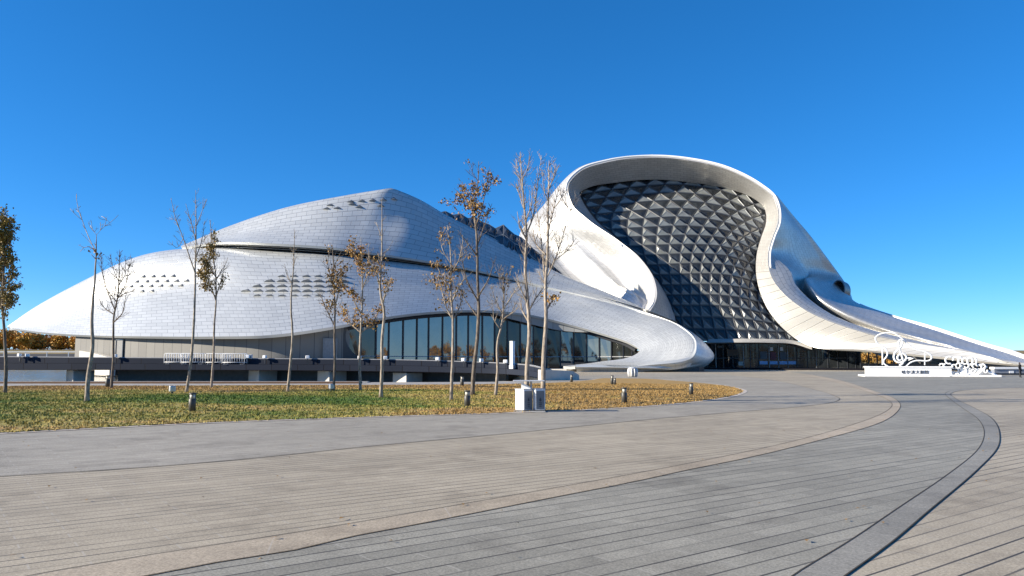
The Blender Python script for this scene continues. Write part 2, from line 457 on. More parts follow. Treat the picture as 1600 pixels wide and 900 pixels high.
# ---- the low left theatre: lower shell -----------------------------------------------------------
LOW = [ # eave, middle, slot line
 [(15,512,158),(15.2,511.6,159),(16,511,160.5)],
 [(60,518.5,146),(64,501,152),(72,478,159)],
 [(120,523,136),(128,483,146),(140,440,156)],
 [(220,525.5,124),(224,464,137),(230,399,151)],
 [(330,526,117),(318,455,132),(300,388.5,147)],
 [(450,521,114),(436,455,127),(420,392,139.5)],
 [(530,509,116.5),(526,450,127.5),(520,398.5,138.3)],
 [(600,496,122),(605,448,132.5),(610,408.5,142.5)],
 [(680,487,129.5),(690,450,138.5),(700,420.5,147.2)],
 [(760,485,136),(775,457,144.5),(790,437.5,152)],
 [(830,492,139.5),(850,469,145.5),(870,454,151)],
 [(890,507,139.5),(914,483,143),(935,469,147)],
 [(950,524,136.5),(980,501,139),(1005,488.5,142.8)],
 [(985,537,133.5),(1024,519,133.8),(1062,509.5,135)],
 [(999,549,131.8),(1045,542,130.2),(1088,537,129)],
 [(985,557.5,131),(1030,561,128.8),(1080,560.5,125.8)],
 [(935,565.5,131),(970,568.5,128.6),(1010,571.3,125.8)],
 [(880,572,131),(890,573,129),(900,574.2,126.8)],
]
g = px_grid(LOW)
# behind the slot the lower skin runs on under the roof and down the far side
lower_main = loft(g, 26, 150)
back = [g[2] + np.array([(0.5, 1.5, -0.3) if i < 1 else (1.5, 5, -0.6) if i < 2 else (1.5, 6, -0.5) if i < 5 else (0.3, 2.0, -0.5) if i < 12 else (0.1, 0.5, -0.4) for i in range(len(LOW))]),
        g[2] + np.array([(2, 4, -0.9) if i < 1 else (5, 14, -4) if i < 2 else (8, 22, -8) if i < 5 else (0.6, 3.5, -2.5) if i < 12 else (0.2, 0.8, -0.9) for i in range(len(LOW))])]
full = np.concatenate([g, np.array(back)], 0)
VL = loft(full, 40, 170)
# keep the exact front, then the hidden continuation
mb = MB(); sheet(mb, VL, 0.45, flip=False, rot=math.radians(0))
lower_shell = bpart(mb, 'lower_shell', M['panel'], label='lower curved shell of white panels, sweeping round into a low pointed nose', sharp=40)

# ---- upper shell ---------------------------------------------------------------------------------
UP = [ # slot edge, middle, ridge
 [(284,386.5,145.5),(284,386.2,147),(285,385.6,149)],
 [(340,378.8,142),(347,371,146.5),(355,355.5,151)],
 [(420,380.3,137),(432,357,144),(445,325,151)],
 [(520,386.8,136.6),(528,350,143.8),(535,306.3,150.5)],
 [(548,390.2,137.7),(560,349.6,144.9),(575,299.4,150.8)],
 [(566,392.6,138.5),(583,349.6,145.7),(602,295.2,151)],
 [(580,394.9,139.2),(597,350.3,146.3),(611,293.9,151.5)],
 [(596,397.2,140.1),(612,351.3,146.9),(626,298.8,152.6)],
 [(610,399.3,140.8),(632,353,147.6),(645,306.5,154)],
 [(700,413.3,145.5),(703,375,151.5),(700,337,157.5)],
 [(790,432.6,150.4),(797,411,154.4),(800,386,158.3)],
 [(870,451.7,149.4),(872,440,152.4),(876,428,155.5)],
 [(935,467.6,146),(946,464,148.6),(957,460.5,151)],
 [(1005,487.2,142.1),(1012,487.5,144),(1021,489.5,145.4)],
 [(1062,508.6,134.5),(1067,510,137.6),(1074,516,141)],
 [(1088,536.2,128.6),(1102,541,132),(1115.5,553.5,135.5)],
 [(1080,560,125.4),(1094,563.5,127.8),(1107,565.5,131)],
 [(1010,570.9,125.5),(1035,572.5,125.8),(1067,574.3,126.6)],
 [(900,573.9,126.5),(905,574.2,126.7),(910,574.6,127)],
]
gu = px_grid(UP)
drops = [(2,6,-2),(3,6,-4),(4,7,-6),(5,7,-7),(5,6.5,-7.5),(5,6,-8),(5,6,-8),(5,6,-8),(5,6,-8),(4,5,-7),(3,4,-5),(2,6,-4),(1,4,-3),(0.3,1.5,-2),(0,0.8,-1.5),(-0.6,0.6,-1.2),(-0.8,1.0,-0.9),(-0.5,1.2,-0.5),(0,1,-0.3)]
d2 = [(6,16,-9),(8,17,-17),(9,18,-23),(10,18,-29),(10,17,-30),(10,16,-31),(10,15,-31),(10,15,-30),(10,14,-30),(8,12,-22),(5,9,-15),(4,12,-10),(2,8,-7),(0.5,3,-4),(-0.5,1.6,-3),(-1.5,1.2,-1.8),(-2,2,-1.1),(-1,2.4,-0.7),(0,2,-0.5)]
gu2 = np.concatenate([gu, [gu[2]+np.array(drops)], [gu[2]+np.array(d2)]], 0)
VU = loft(gu2, 40, 170)
mb = MB(); sheet(mb, VU, 0.45, rot=math.radians(0))
upper_shell = bpart(mb, 'upper_shell', M['panel'], label='upper roof shell of white panels with a blunt peak, above the dark slot', sharp=40)

# ---- slot between the two shells; a dark strip stands in for its shaded inside -------------------------------------------------------
lo_edge = g[2]; up_edge = gu[0]
tl = np.linspace(0, 1, 120)
def res(p, n=120):
    t = np.concatenate([[0], np.cumsum(np.linalg.norm(np.diff(p, axis=0), axis=1))])
    return herm(t, p, np.linspace(0, t[-1], n))
a = res(lo_edge[4:14]); b = res(up_edge[0:15])
off = np.array((0.0, 1.6, 0.0))
slot = np.stack([a + off + (0, 0, -1.2), b + off + (0, 0.6, 0.8)])
mb = MB(); sheet(mb, slot, 0.0)
bpart(mb, 'slot_shade_strip', M['glass_dark'], label='long dark strip for the shaded slot between the two shells')
mb = MB()
for k in (0.38, 0.66):
    mb.tube(a*(1-k) + b*k + np.array((0, 0.9, 0)), 0.10, 6)
bpart(mb, 'slot_rail', M['frame_metal'])

# ---- raised roof lights -----------------------------------------------------------------------------
def finder(V, rows):
    sub = V[rows[0]:rows[1]]; Nn = grid_normals(V)[rows[0]:rows[1]]
    U_, V_ = proj(sub)
    def f(u, v):
        k = np.argmin((U_-u)**2 + (V_-v)**2); i, j = divmod(k, sub.shape[1])
        i = min(i, sub.shape[0]-2); j = min(j, sub.shape[1]-2)
        n = Nn[i, j]
        if n[1] > 0: n = -n
        J = np.array([[U_[i,j+1]-U_[i,j], U_[i+1,j]-U_[i,j]], [V_[i,j+1]-V_[i,j], V_[i+1,j]-V_[i,j]]])
        a_, b_ = np.linalg.solve(J, np.array((u-U_[i,j], v-V_[i,j])))
        return sub[i,j] + a_*(sub[i,j+1]-sub[i,j]) + b_*(sub[i+1,j]-sub[i,j]), n
    return f
hood_me = MB()
w, h, r = 0.95, 0.85, 0.46
hood_me.add([(-w,0,0.02),(0,h,0.02),(w,0,0.02),(0.0,-0.10,r),(-w*0.45,-0.05,r*0.8),(w*0.45,-0.05,r*0.8)], [(0,4,1),(4,3,1),(3,5,1),(5,2,1)], None, 0, False)
hood_me.add([(-w,0,0.0),(w,0,0.0),(w*0.45,-0.05,r*0.8),(0,-0.1,r),(-w*0.45,-0.05,r*0.8)], [(0,1,2,3,4)], None, 1)
hood_proto = None
def put_hood(p, n, parent, s):
    global hood_proto
    n = Vector(n).normalized(); up = Vector((0,0,1)); x = up.cross(n).normalized(); y = n.cross(x)
    Mx = Matrix((x, y, n)).transposed().to_4x4()
    if hood_proto is None:
        o = hood_me.build('roof_light', [M['panel_fine'], M['frame_metal']], parent); hood_proto = o
    else:
        o = hood_proto.copy(); COL.objects.link(o); o.parent = parent
    Mx.translation = Vector(p) - Vector(OH.location)
    o.matrix_local = Mx @ Matrix.Diagonal((s, s, s, 1))
fl = finder(VL, (0, 26)); fu = finder(VU, (0, 26))
for j, v in enumerate((432.5, 440.5, 448.5, 456, 463)):
    n = (6, 7, 8, 8, 6)[j]; x0 = (440, 421, 402, 384, 402)[j]
    for i in range(n):
        p, nn = fl(x0 + i*19.3, v); put_hood(p, nn, lower_shell, 0.8 if j in (0, 4) else 1.05)
for j, v in enumerate((433.5, 441.5, 449, 456.5)):
    n = (4, 6, 6, 2)[j]; x0 = (224, 214, 205, 222)[j]
    for i in range(n):
        p, nn = fl(x0 + i*15.5, v+0.3*i*(-1)); put_hood(p, nn, lower_shell, 0.75)
for j, v in enumerate((314, 319.5, 325)):
    n = (5, 7, 6)[j]; x0 = (548, 516, 510)[j]
    for i in range(n):
        p, nn = fu(x0 + i*17, v - i*0.9 + 2); put_hood(p, nn, upper_shell, 0.85)

# ---- base wall and lobby glass under the eave ---------------------------------------------------------
eave = res(g[0], 400)
eu, ev = proj(eave)
def eave_at(u):
    k = np.argmin(np.where(np.arange(len(eu)) <= int(np.argmax(eu)), np.abs(eu-u), 1e9)); return eave[k]
def wall_strip(us, inset, z0, dz_top=0.0):
    top = []; bot = []
    for u in us:
        e = eave_at(u); y = e[1] + inset; x = e[0] * y / e[1]
        top.append((x, y, e[2] + dz_top)); bot.append((x, y, z0))
    return np.array([bot, top])
us = np.linspace(119, 548, 60)
ws = wall_strip(us, 2.2, -0.6, 0.25)
mb = MB(); sheet(mb, ws, 0.5, flip=False)
e0 = ws[0][0]; e1 = ws[1][0]
mb.add([e0, (e0[0]+6, e0[1]+26, e0[2]), (e1[0]+6, e1[1]+26, e1[2]), e1], [(0,1,2,3)], [(0,0),(26,0),(26,6),(0,6)])
base_wall = bpart(mb, 'base_wall', M['concrete'], label='grey panelled base wall under the left eave')
# sunlit plinth running out from the left end
pl = []
for u, vt, y in ((119, 547, 139), (146, 552, 131), (172, 559, 125)):
    pl.append((P(u, vt, y), y))
mb = MB()
top = np.array([p for p, _ in pl]); bot = top.copy(); bot[:, 2] = -0.6
sheet(mb, np.array([bot, top]), 0.9)
bpart(mb, 'base_plinth', M['plinth'])
# service doors in the base wall
def wall_door(u0, u1, vt, name, mat, yin=1.9):
    pts = []
    for u in (u0, u1):
        e = eave_at(u); y = e[1] + yin; pts.append(np.array((e[0]*y/e[1], y, 0)))
    zt = P(u0, vt, pts[0][1])[2]; a_, b_ = pts
    mb = MB(); t = (b_-a_)/np.linalg.norm(b_-a_); nrm = np.array((t[1], -t[0], 0))
    q = lambda s_, z, o=0: a_ + (b_-a_)*s_ + nrm*o + np.array((0, 0, z))
    mb.add([q(0,0.4), q(1,0.4), q(1,zt), q(0,zt)], [(0,1,2,3)])
    d = bpart(mb, name, mat, base_wall)
    mb = MB()
    for s0, s1, z0, z1 in ((0,0,0.4,zt),(1,1,0.4,zt),(0,1,zt,zt)):
        mb.beam(q(s0,z0,0.06), q(s1,z1,0.06), 0.12)
    bpart(mb, 'door_frame', M['frame_metal'], base_wall)
M['door'] = plain('grey_door', (0.20, 0.21, 0.22), 0.5)
M['door_dark'] = plain('dark_door', (0.16, 0.16, 0.155), 0.5)
wall_door(182, 193, 531, 'door', M['door_dark'])
wall_door(504, 528, 529, 'door', M['door'])

us = np.concatenate([[541], np.arange(556, 997, 2.0), [997]])
gw = wall_strip(us, 2.6, 0.2, -0.35)
for k in range(len(us)):
    if us[k] < 570:  # curved left end of the glazing
        pass
mb = MB()
# each pane tilted by a hair so that the reflections break from pane to pane
mull_u = [541, 566, 588, 609, 630, 651, 672, 693, 713, 733, 753, 773, 793, 813, 833, 854, 876, 896, 916, 936, 956, 973, 987, 997]
def gpt(u, z=None, inset=2.6):
    e = eave_at(u); y = e[1] + inset; x = e[0]*y/e[1]
    return np.array((x, y, (e[2]-0.35) if z is None else z))
glass_wall = None
pts = []
for k in range(len(mull_u)-1):
    u0, u1 = mull_u[k], mull_u[k+1]
    A, B = gpt(u0, 0.2), gpt(u1, 0.2); C, D = gpt(u1), gpt(u0)
    t = (B-A)/max(np.linalg.norm(B-A), 1e-6); n_ = np.array((t[1], -t[0], 0))
    tw = RNG.uniform(-0.02, 0.02, 4)
    mid = gpt((u0+u1)/2)
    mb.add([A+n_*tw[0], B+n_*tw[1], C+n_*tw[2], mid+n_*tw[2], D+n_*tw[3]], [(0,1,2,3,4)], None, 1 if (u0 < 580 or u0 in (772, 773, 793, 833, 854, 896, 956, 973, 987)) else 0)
glass_wall = bpart(mb, 'lobby_glass_wall', [M['glass'], M['glass_tree_reflection']], label='tall curved lobby glazing under the arched eave')
mb_x = None
for u in mull_u[1:-1]:
    mb = MB(); p = gpt(u, 0.2, 2.5); q = gpt(u, None, 2.5); mb.beam(p, q + (0,0,0.3), 0.2, 0.26, up=(0, 1, 0)); bpart(mb, 'mullion', M['dark_metal'], glass_wall)
mb = MB()
mb.tube(np.array([gpt(u, 2.55, 2.5) for u in np.linspace(548, 990, 60)]), 0.07, 4, smooth=False); bpart(mb, 'transom', M['steel'], glass_wall)
# sill and dark head beam; pale soffit panels over the right part of the glass
mb = MB()
uu = np.linspace(541, 995, 90)
mb.tube(np.array([gpt(u, None, 2.3) + (0, 0, -0.12) for u in uu]), 0.42, 6, smooth=False)
bpart(mb, 'head_beam', M['dark_metal'], glass_wall)
uu = np.linspace(760, 930, 50)
topl = []; botl = []
for u in uu:
    e = eave_at(u); s_ = math.sin(math.pi*min(1, max(0, (u-760)/170)))**0.8
    topl.append(e + np.array((0, 0.5, 0.1))); botl.append(e + np.array((0, 0.9, -1.75*s_)))
mb = MB(); sheet(mb, np.array([botl, topl]), 0.3)
bpart(mb, 'soffit_band', panel_mat('soffit_panel', 2.0, 1.1, (0.28, 0.29, 0.29), (0.36, 0.37, 0.37), (0.12,)*3, 0.05), label='band of grey panels between eave and lobby glass')
# concrete cheek with the rounded cut-out at the left end of the glazing
mb = MB()
ck = [(536,512),(553,507.5),(541.5,515),(540,523),(540.5,532),(544,542),(550,550),(560,558),(575,565),(536,566)]
cheek = []
ybase = eave_at(545)[1] + 2.0
for (u, v) in ck: cheek.append(P(u, v, ybase + (u-545)*0.05))
n = len(cheek); cb = [c + np.array((0, 0.35, 0)) for c in cheek]
mb.add(cheek + cb, [tuple(range(n)), tuple(range(2*n-1, n-1, -1))] + [(i, n+i, n+(i+1) % n, (i+1) % n) for i in range(n)])
bpart(mb, 'wall_cheek', M['concrete'])
# low dark block standing in for the shadow gap under the nose
mb = MB()
npts = [P(u, 575, y)[:2] for u, y in ((900,128.5),(950,127.8),(1000,127.6),(1060,128),(1092,129.5),(1100,133),(1060,140),(960,140),(905,134))]
mb.poly([tuple(p) for p in npts], -0.1, 0.75); bpart(mb, 'nose_shadow_block', M['dark_metal'])
# paving tongue inside the opening of the nose
mb = MB()
tp = [P(u, 560, y)[:2] for u, y in ((885,130),(935,130.2),(985,130.6),(1004,131.2),(990,134.5),(900,138.5),(830,138),(800,134))]
mb.poly([tuple(p) for p in tp], -0.1, 0.45); bpart(mb, 'lobby_floor_slab', M['plinth'])
# white reception furniture seen low down in the lobby: drawn-back blinds and counters
# ---- crystalline roof light in the valley between the theatres ----------------------------------------
ct = [(684,331,160),(712,334.5,160.5),(735,340,160.5),(755,345.5,160.5),(766,354,160.3),(792,355,160),(800,365,159.8),(812,369,159.5),(830,386,158.8),(850,402.5,158),(866,417,157.2),(890,440,155.2)]
top = res(np.array([P(*q) for q in ct]), 22)
cbm = np.array([p + np.array((0.0, -3.0, -5.5)) for p in top])
far = np.array([p + np.array((0.5, 2.0, -5.5)) for p in top])
for k in range(len(top)):
    top[k, 2] += (0.3 if k % 2 else -0.3) * (1.0 if k < 10 else 0.15)
Vc = np.stack([cbm, (cbm*0.5+top*0.5) + (0, 0.0, 0.6), top, far])
mb = MB(); Vv = Vc.copy()
nr, nc = Vv.shape[:2]
for i in range(nr-1):
    for j in range(nc-1):
        q = [Vv[i,j], Vv[i,j+1], Vv[i+1,j+1], Vv[i+1,j]]
        c_ = sum(q)/4 + np.array((0, -0.45, 0.35))
        mb.add(q+[c_], [(0,1,4),(1,2,4),(2,3,4),(3,0,4)])
valley = bpart(mb, 'valley_roof_light', M['roof_glass'], label='dark faceted glass roof light in the valley between the shells')
mb = MB()
for i in range(nr-1):
    for j in range(nc):
        mb.beam(Vv[i,j], Vv[i+1,j], 0.13)
        if j < nc-1: mb.beam(Vv[i+1,j], Vv[i+1,j+1], 0.13); mb.beam(Vv[i,j], Vv[i+1,j+1], 0.11)
bpart(mb, 'roof_light_bars', M['frame_metal'], valley)

# ================================================================== main theatre
# left flank, from the ear-shaped edge back to the sky line
FL = [
 [(1020,243.8,182),(1020,243,184),(1020,243,188)],
 [(950,250.8,182.5),(949,250,185),(948,250.5,190)],
 [(905,266,182),(902,264.5,185),(899,267.5,191)],
 [(886,288,180.5),(879,287,185),(872,293,192)],
 [(891,318,178),(871,318,183),(848,322,192)],
 [(915,343,175),(872,348,180),(817,359,189)],
 [(965,378,170),(905,380,178),(822,386,184)],
 [(1000,408,165.5),(938,412,175.5),(850,424,179.5)],
 [(1020,440,161.5),(964,440,171.5),(880,446,174.5)],
 [(1023,464,158.7),(992,462,167.5),(925,464,170)],
 [(1013,484,156.8),(1003,483,161.5),(980,484,164.5)],
 [(1006,492,156.5),(1000,493,160),(985,494,163)],
]
gf = px_grid(FL)
gfar = gf[2] + np.array([(0,8,-3)]*3 + [(2,10,-2)]*9)
VF = loft(np.concatenate([gf, [gfar]], 0), 44, 110)
Nn = grid_normals(VF); nr, nc = VF.shape[:2]
si = np.linspace(0, 1, nr)[:, None]; tj = np.linspace(0, 1, nc)[None, :]
amp = np.clip((tj-0.42)/0.25, 0, 1) * np.clip((1.0-tj)/0.1, 0, 1)
prof = 1.5*np.exp(-((si-0.30)/0.07)**2) - 1.3*np.exp(-((si-0.45)/0.06)**2) + 0.9*np.exp(-((si-0.58)/0.07)**2)
sgn = np.where(Nn[..., 0:1] > 0, -1.0, 1.0)
VF = VF + Nn*sgn*(amp*prof)[..., None]
mb = MB(); sheet(mb, VF, 0.5, flip=True)
bpart(mb, 'flank_shell', M['panel_fine'], label='sunlit white flank of the tall shell with a rolled ear-shaped edge', sharp=40)

# the flared rim round the glass: left reveal, crown and the ramp down the right side
RIM = [ # outer edge , inner edge (at the glass)
 [(1000,500,156),(1050,560,165)],
 [(1010,489,156.5),(1054,512,164.8)],
 [(1022,467,158.5),(1046,482,166.3)],
 [(1019.5,440,161.5),(1031,451,168.8)],
 [(999.5,408,165.5),(1001,413,172.5)],
 [(964,378.5,170),(960,374,177)],
 [(914,343.5,175),(926,343,181.3)],
 [(890,318,178),(908,316,184.7)],
 [(885.5,288,180.5),(904,300,187)],
 [(905,266,182),(922,290,188.3)],
 [(950,250.8,182.5),(960,283.5,188.8)],
 [(1020,243.8,182),(1020,278.5,188.3)],
 [(1080,248.5,179.5),(1080,282.5,186.8)],
 [(1140,263,175.5),(1140,293,184.5)],
 [(1190,289,171),(1180,308,180.5)],
 [(1212,308,168.2),(1196,322,178)],
 [(1219.5,330,166.2),(1200.5,336,176)],
 [(1219.5,348,165.2),(1200,350,174.7)],
 [(1211,371,164.5),(1193,371,173)],
 [(1204,396,164),(1186,396,171)],
 [(1206,424,162.5),(1184.5,427,168.7)],
 [(1222,452,160),(1192,462,165.3)],
 [(1255,480,156.5),(1212,498,162.3)],
 [(1296,500,153),(1245,529,159.5)],
 [(1350,518,149),(1275,544,156)],
 [(1420,534,145),(1350,549.5,149)],
 [(1500,549,140),(1450,559,142)],
 [(1570,563,134.5),(1550,569,135.6)],
 [(1645,573.5,130.5),(1640,577,131)],
]
gr = px_grid(RIM)
mid = gr.mean(0)*1.0
# keep the flare gently dished
VR = loft(np.stack([gr[0], gr[0]*0.5+gr[1]*0.5 + np.array((0, 0.35, 0)), gr[1]]), 12, 230)
j_split = None
uR, vR = proj(VR[0])
# the crown and reveal use small tiles; the ramp and tail long ones
k_split = int(np.argmin(np.abs(uR-1206)+np.abs(vR-424)))
mb = MB(); sheet(mb, VR[:, :k_split+1], 0.5)
rim = bpart(mb, 'crown_rim', M['panel_fine'], label='flared white rim arching round the top and left of the dark glass', sharp=40)
mb = MB(); sheet(mb, VR[:, k_split:], 0.5)
ramp_o = bpart(mb, 'ramp_band', M['panel_tail'], label='bright white ramp band sweeping down the right of the glass into a long tail', sharp=40)
# white lips along the two edges of the crown, black gutter beside the glass
k0 = int(np.argmin(np.abs(proj(VR[-1])[0]-908)+np.abs(proj(VR[-1])[1]-316)))
mb = MB(); mb.tube(VR[-1][k0:k_split+3] + np.array((0, -0.15, 0.0)), 0.32, 8); bpart(mb, 'inner_lip', M['lip'], rim)
mb = MB(); mb.tube(VR[0][k0-22:k_split] + np.array((0, 0.05, 0.12)), 0.22, 8); bpart(mb, 'outer_lip', M['lip'], rim)

# ledge beside the ramp, and the hollow flank behind it rising to the right-hand sky line
LG = [ [(1204,396,164),(1204.3,396,164.3)], [(1206,424,162.5),(1232,420.5,163.4)], [(1222,452,160),(1243,445,161.6)], [(1255,480,156.5),(1268,470,159.8)],
 [(1296,500,153),(1305,494,156.4)], [(1350,518,149),(1358,514,152)], [(1420,534,145),(1427,531.5,147.3)], [(1500,549,140),(1505,548,141.2)], [(1570,563,134.5),(1573,562.7,135.3)], [(1645,573.5,130.5),(1646,573.2,131)] ]
glg = px_grid(LG)
Vg = loft(np.stack([glg[0], glg.mean(0)+np.array((0,0,0.12)), glg[1]]), 8, 90)
mb = MB(); sheet(mb, Vg, 0.4)
bpart(mb, 'ledge_shell', M['panel_fine'], label='narrow grey-white ledge beside the ramp', sharp=40)
HF = [ # left edge, hollow, foot of the ledge, ledge edge, back of the ledge, sky line
 [(1211,306.5,168.2),(1211.5,306.8,169),(1212,307,170),(1212.6,307.2,171),(1213.3,307.5,172.5),(1214,308,174)],
 [(1219.5,338,165.6),(1224,339,169.5),(1228,339,172.5),(1231,339.2,174.5),(1236,340,177.5),(1241,340.5,180)],
 [(1211,371,164.5),(1224,369.5,171),(1237,368.5,175.5),(1246,368.3,178),(1256,368.5,180.5),(1266,369,183)],
 [(1204.3,396,164.3),(1224,397.5,172),(1246,399,178),(1260,400.5,181),(1277,402,184),(1293,404,187)],
 [(1232,420.5,163.4),(1243,424,172),(1261,430,181),(1267,428,182),(1290,430,186),(1318,438,190)],
 [(1243,445,161.6),(1248,449,168),(1255,451.5,172),(1257.5,438.5,166),(1273,441,169.5),(1326,454,188)],
 [(1268,470,159.8),(1271,474.5,163.5),(1275.5,477,166.3),(1277,466.5,162),(1301,466,165.5),(1338,473,178)],
 [(1305,494,156.4),(1309,497,159),(1313,498.5,161.6),(1316,490.5,158.2),(1347,490.5,160.5),(1395,496,168.5)],
 [(1358,514,152),(1362,515.3,153.5),(1366,516.3,155.1),(1370,511,153.3),(1402,512,155),(1470,519.5,160.5)],
 [(1427,531.5,147.3),(1430,531.7,147.9),(1433,532,148.7),(1437,529.8,148),(1470,533,150.5),(1532,540,154)],
 [(1505,548,141.2),(1506,548,141.5),(1508,547.9,141.9),(1511,547.3,142),(1535,549.5,144),(1578,553.5,146.5)],
 [(1573,562.7,135.3),(1574,562.6,135.4),(1575,562.6,135.6),(1578,562.5,136.1),(1592,563.5,137),(1612,565,138.4)],
 [(1646,573.2,131),(1646.5,573.1,131.1),(1647,573.1,131.2),(1648,573,131.5),(1653,573.1,132),(1660,573.2,133)],
]
gh = px_grid(HF)
ghb = gh[-1] + np.array([(2,6,-2.5)]*5 + [(3,6,-3)]*5 + [(1,3,-2)]*3)
ghc = gh[-1] + np.array([(5,14,-10)]*5 + [(5,12,-9)]*5 + [(2,6,-4)]*3)
VH = loft(np.concatenate([gh, [ghb], [ghc]], 0), 84, 150)
mb = MB(); sheet(mb, VH, 0.45)
hollow = bpart(mb, 'hollow_shell', M['panel_fine'], label='shaded hollow right flank curling down into the long low tail', sharp=40)
# parapet along the top edge of the tail
tt = loft(gh, 20, 130)[-1][62:]
mb = MB()
hgt = np.clip(np.linspace(0, 4, len(tt)), 0.02, 1)*0.7
tt2 = tt + (-0.1, -0.2, 0.05); tt2[:, 2] += hgt
sheet(mb, np.stack([tt + (0, -0.1, -0.2), tt2]), 0.35)
bpart(mb, 'tail_parapet', M['lip'])
# round tunnel mouth in the hollow
mb = MB()
c0 = P(1311, 451.5, 180); ax = np.array((-0.62, -0.75, 0.05)); ax /= np.linalg.norm(ax)
sx_ = np.cross(ax, (0,0,1)); sx_ /= np.linalg.norm(sx_); sz_ = np.cross(sx_, ax)
ang = np.linspace(0, 2*math.pi, 32, endpoint=False)
ring = lambda rx, rz, d: np.array([c0 + ax*d + sx_*rx*math.cos(t) + sz_*rz*math.sin(t) for t in ang])
R = [ring(1.5, 2.15, -4.0), ring(1.5, 2.15, 0.3), ring(1.25, 1.9, 0.32), ring(1.2, 1.85, -2.6)]
n = 32; fs = []
for i in range(3):
    for k in range(n): fs.append((i*n+k, i*n+(k+1) % n, (i+1)*n+(k+1) % n, (i+1)*n+k))
mb.add(np.concatenate(R), fs, None, 0, True); mb.add(R[3], [tuple(range(n))], None, 1)  # black end disk puts the dark of the tunnel into the colour
bpart(mb, 'tunnel_mouth', [M['panel_fine'], M['black']], hollow, sharp=40)

# ---- faceted curtain wall ----------------------------------------------------------------------------
CW = [
 [(897,288,191),(970,270,192),(1050,262,191.5),(1135,275,189),(1207,312,182.5)],
 [(904,312,187.5),(985,303,187),(1060,299,185.5),(1135,310,182.8),(1202,341,177.5)],
 [(924,342,183),(1000,336,181),(1070,333,179.5),(1137,343,177.7),(1195,369,175)],
 [(960,373,178.6),(1025,371,176),(1085,370,174.4),(1140,376,173.3),(1188,397,173)],
 [(1000,412,174),(1050,410,171.2),(1097,409,169.6),(1143,413,169),(1186,427,170.5)],
 [(1030,450,170.2),(1072,449,167.8),(1113,449,166.2),(1155,453,165.6),(1193,463,167)],
 [(1045,481,167.8),(1087,481,165.4),(1129,482,163.8),(1172,488,163),(1213,499,164)],
 [(1055,507,166.3),(1102,508,164),(1150,510,162.3),(1192,513,161.4),(1230,516,162)],
 [(1076,533,165),(1120,533,162.8),(1163,533,161.2),(1206,533,160.2),(1247,533,160.5)],
]
gc = np.array([[P(*q) for q in row] for row in CW])
NR_, NC_ = 18, 11
VS = loft(gc, 6*NR_+1, 8*NC_+1)
def cw(i, j):  # lattice node; odd rows shifted by half a cell
    jj = (j + (0.5 if i % 2 else 0.0)) * 8
    jj = min(max(jj, 0), 8*NC_); jj = int(round(jj))
    return VS[6*i, jj]
NS = grid_normals(VS)
def cwn(p):
    k = np.argmin(((VS-p)**2).sum(-1)); n_ = NS[k//VS.shape[1], k % VS.shape[1]]
    return n_ if n_[1] < 0 else -n_
raised = MB(); flat = MB(); bars = MB(); edges = MB()
def tri(a_, b_, c_, up, f=1.0):
    if min(np.linalg.norm(a_-b_), np.linalg.norm(b_-c_), np.linalg.norm(a_-c_)) < 0.3: return
    m_ = (a_+b_+c_)/3; n_ = cwn(m_); size = (np.linalg.norm(a_-b_)+np.linalg.norm(b_-c_)+np.linalg.norm(a_-c_))/3
    if up:
        ap = m_ + n_*size*0.30*f + (c_-m_)*0.10
        raised.add([a_, b_, c_, ap], [(0,1,3),(1,2,3),(2,0,3)])
        for q in (a_, b_, c_): edges.beam(q, ap, 0.10)
    else:
        ap = m_ + n_*size*0.05
        flat.add([a_, b_, c_, ap], [(0,1,3),(1,2,3),(2,0,3)])
for i in range(NR_):
    for j in range(-1, NC_+1):
        # row i is above row i+1
        if i % 2 == 0:
            A = cw(i, j); B = cw(i, j+1); C = cw(i+1, j); D = cw(i+1, j-1)
        else:
            A = cw(i, j); B = cw(i, j+1); C = cw(i+1, j+1); D = cw(i+1, j)
        tri(D, C, A, True, 0.42 + 0.68*math.exp(-((i-9.5)/4.6)**2)*math.exp(-((j-4.6)/4.0)**2)); tri(B, A, C, False)
        for q, r_ in ((A, B), (A, C), (A, D)):
            if np.linalg.norm(q-r_) > 0.3:
                n_ = cwn((q+r_)/2); bars.beam(q + n_*0.06, r_ + n_*0.06, 0.20, 0.26)
curtain = bpart(raised, 'curtain_wall', M['facade_glass'], label='bulging curtain wall of pointed glass pyramids and dark triangles')
bpart(flat, 'flat_panes', M['facade_flat'], curtain); bpart(bars, 'glazing_bars', M['dark_metal'], curtain); bpart(edges, 'pyramid_edges', M['frame_metal'], curtain)
# black gutter between glass and rim
ge = np.concatenate([VS[::-1, 0], VS[0, :], VS[:, -1]])
e_in = VR[-1][8:k_split+60]
def gutter(rim_edge, inner):
    t = np.array([ [p + np.array((0,0.25,0)), inner[np.argmin(((inner-p)**2).sum(-1))] + np.array((0,-0.15,0))] for p in rim_edge])
    return np.swapaxes(t, 0, 1)
inner_line = np.concatenate([VS[::-1, 2], VS[2, :], VS[:, -3]])
jend = int(np.argmin(np.abs(proj(VR[-1])[0]-1245)+np.abs(proj(VR[-1])[1]-529)))
mb = MB(); sheet(mb, gutter(VR[-1][10:jend+1], inner_line), 0.2); bpart(mb, 'gutter', M['black'])

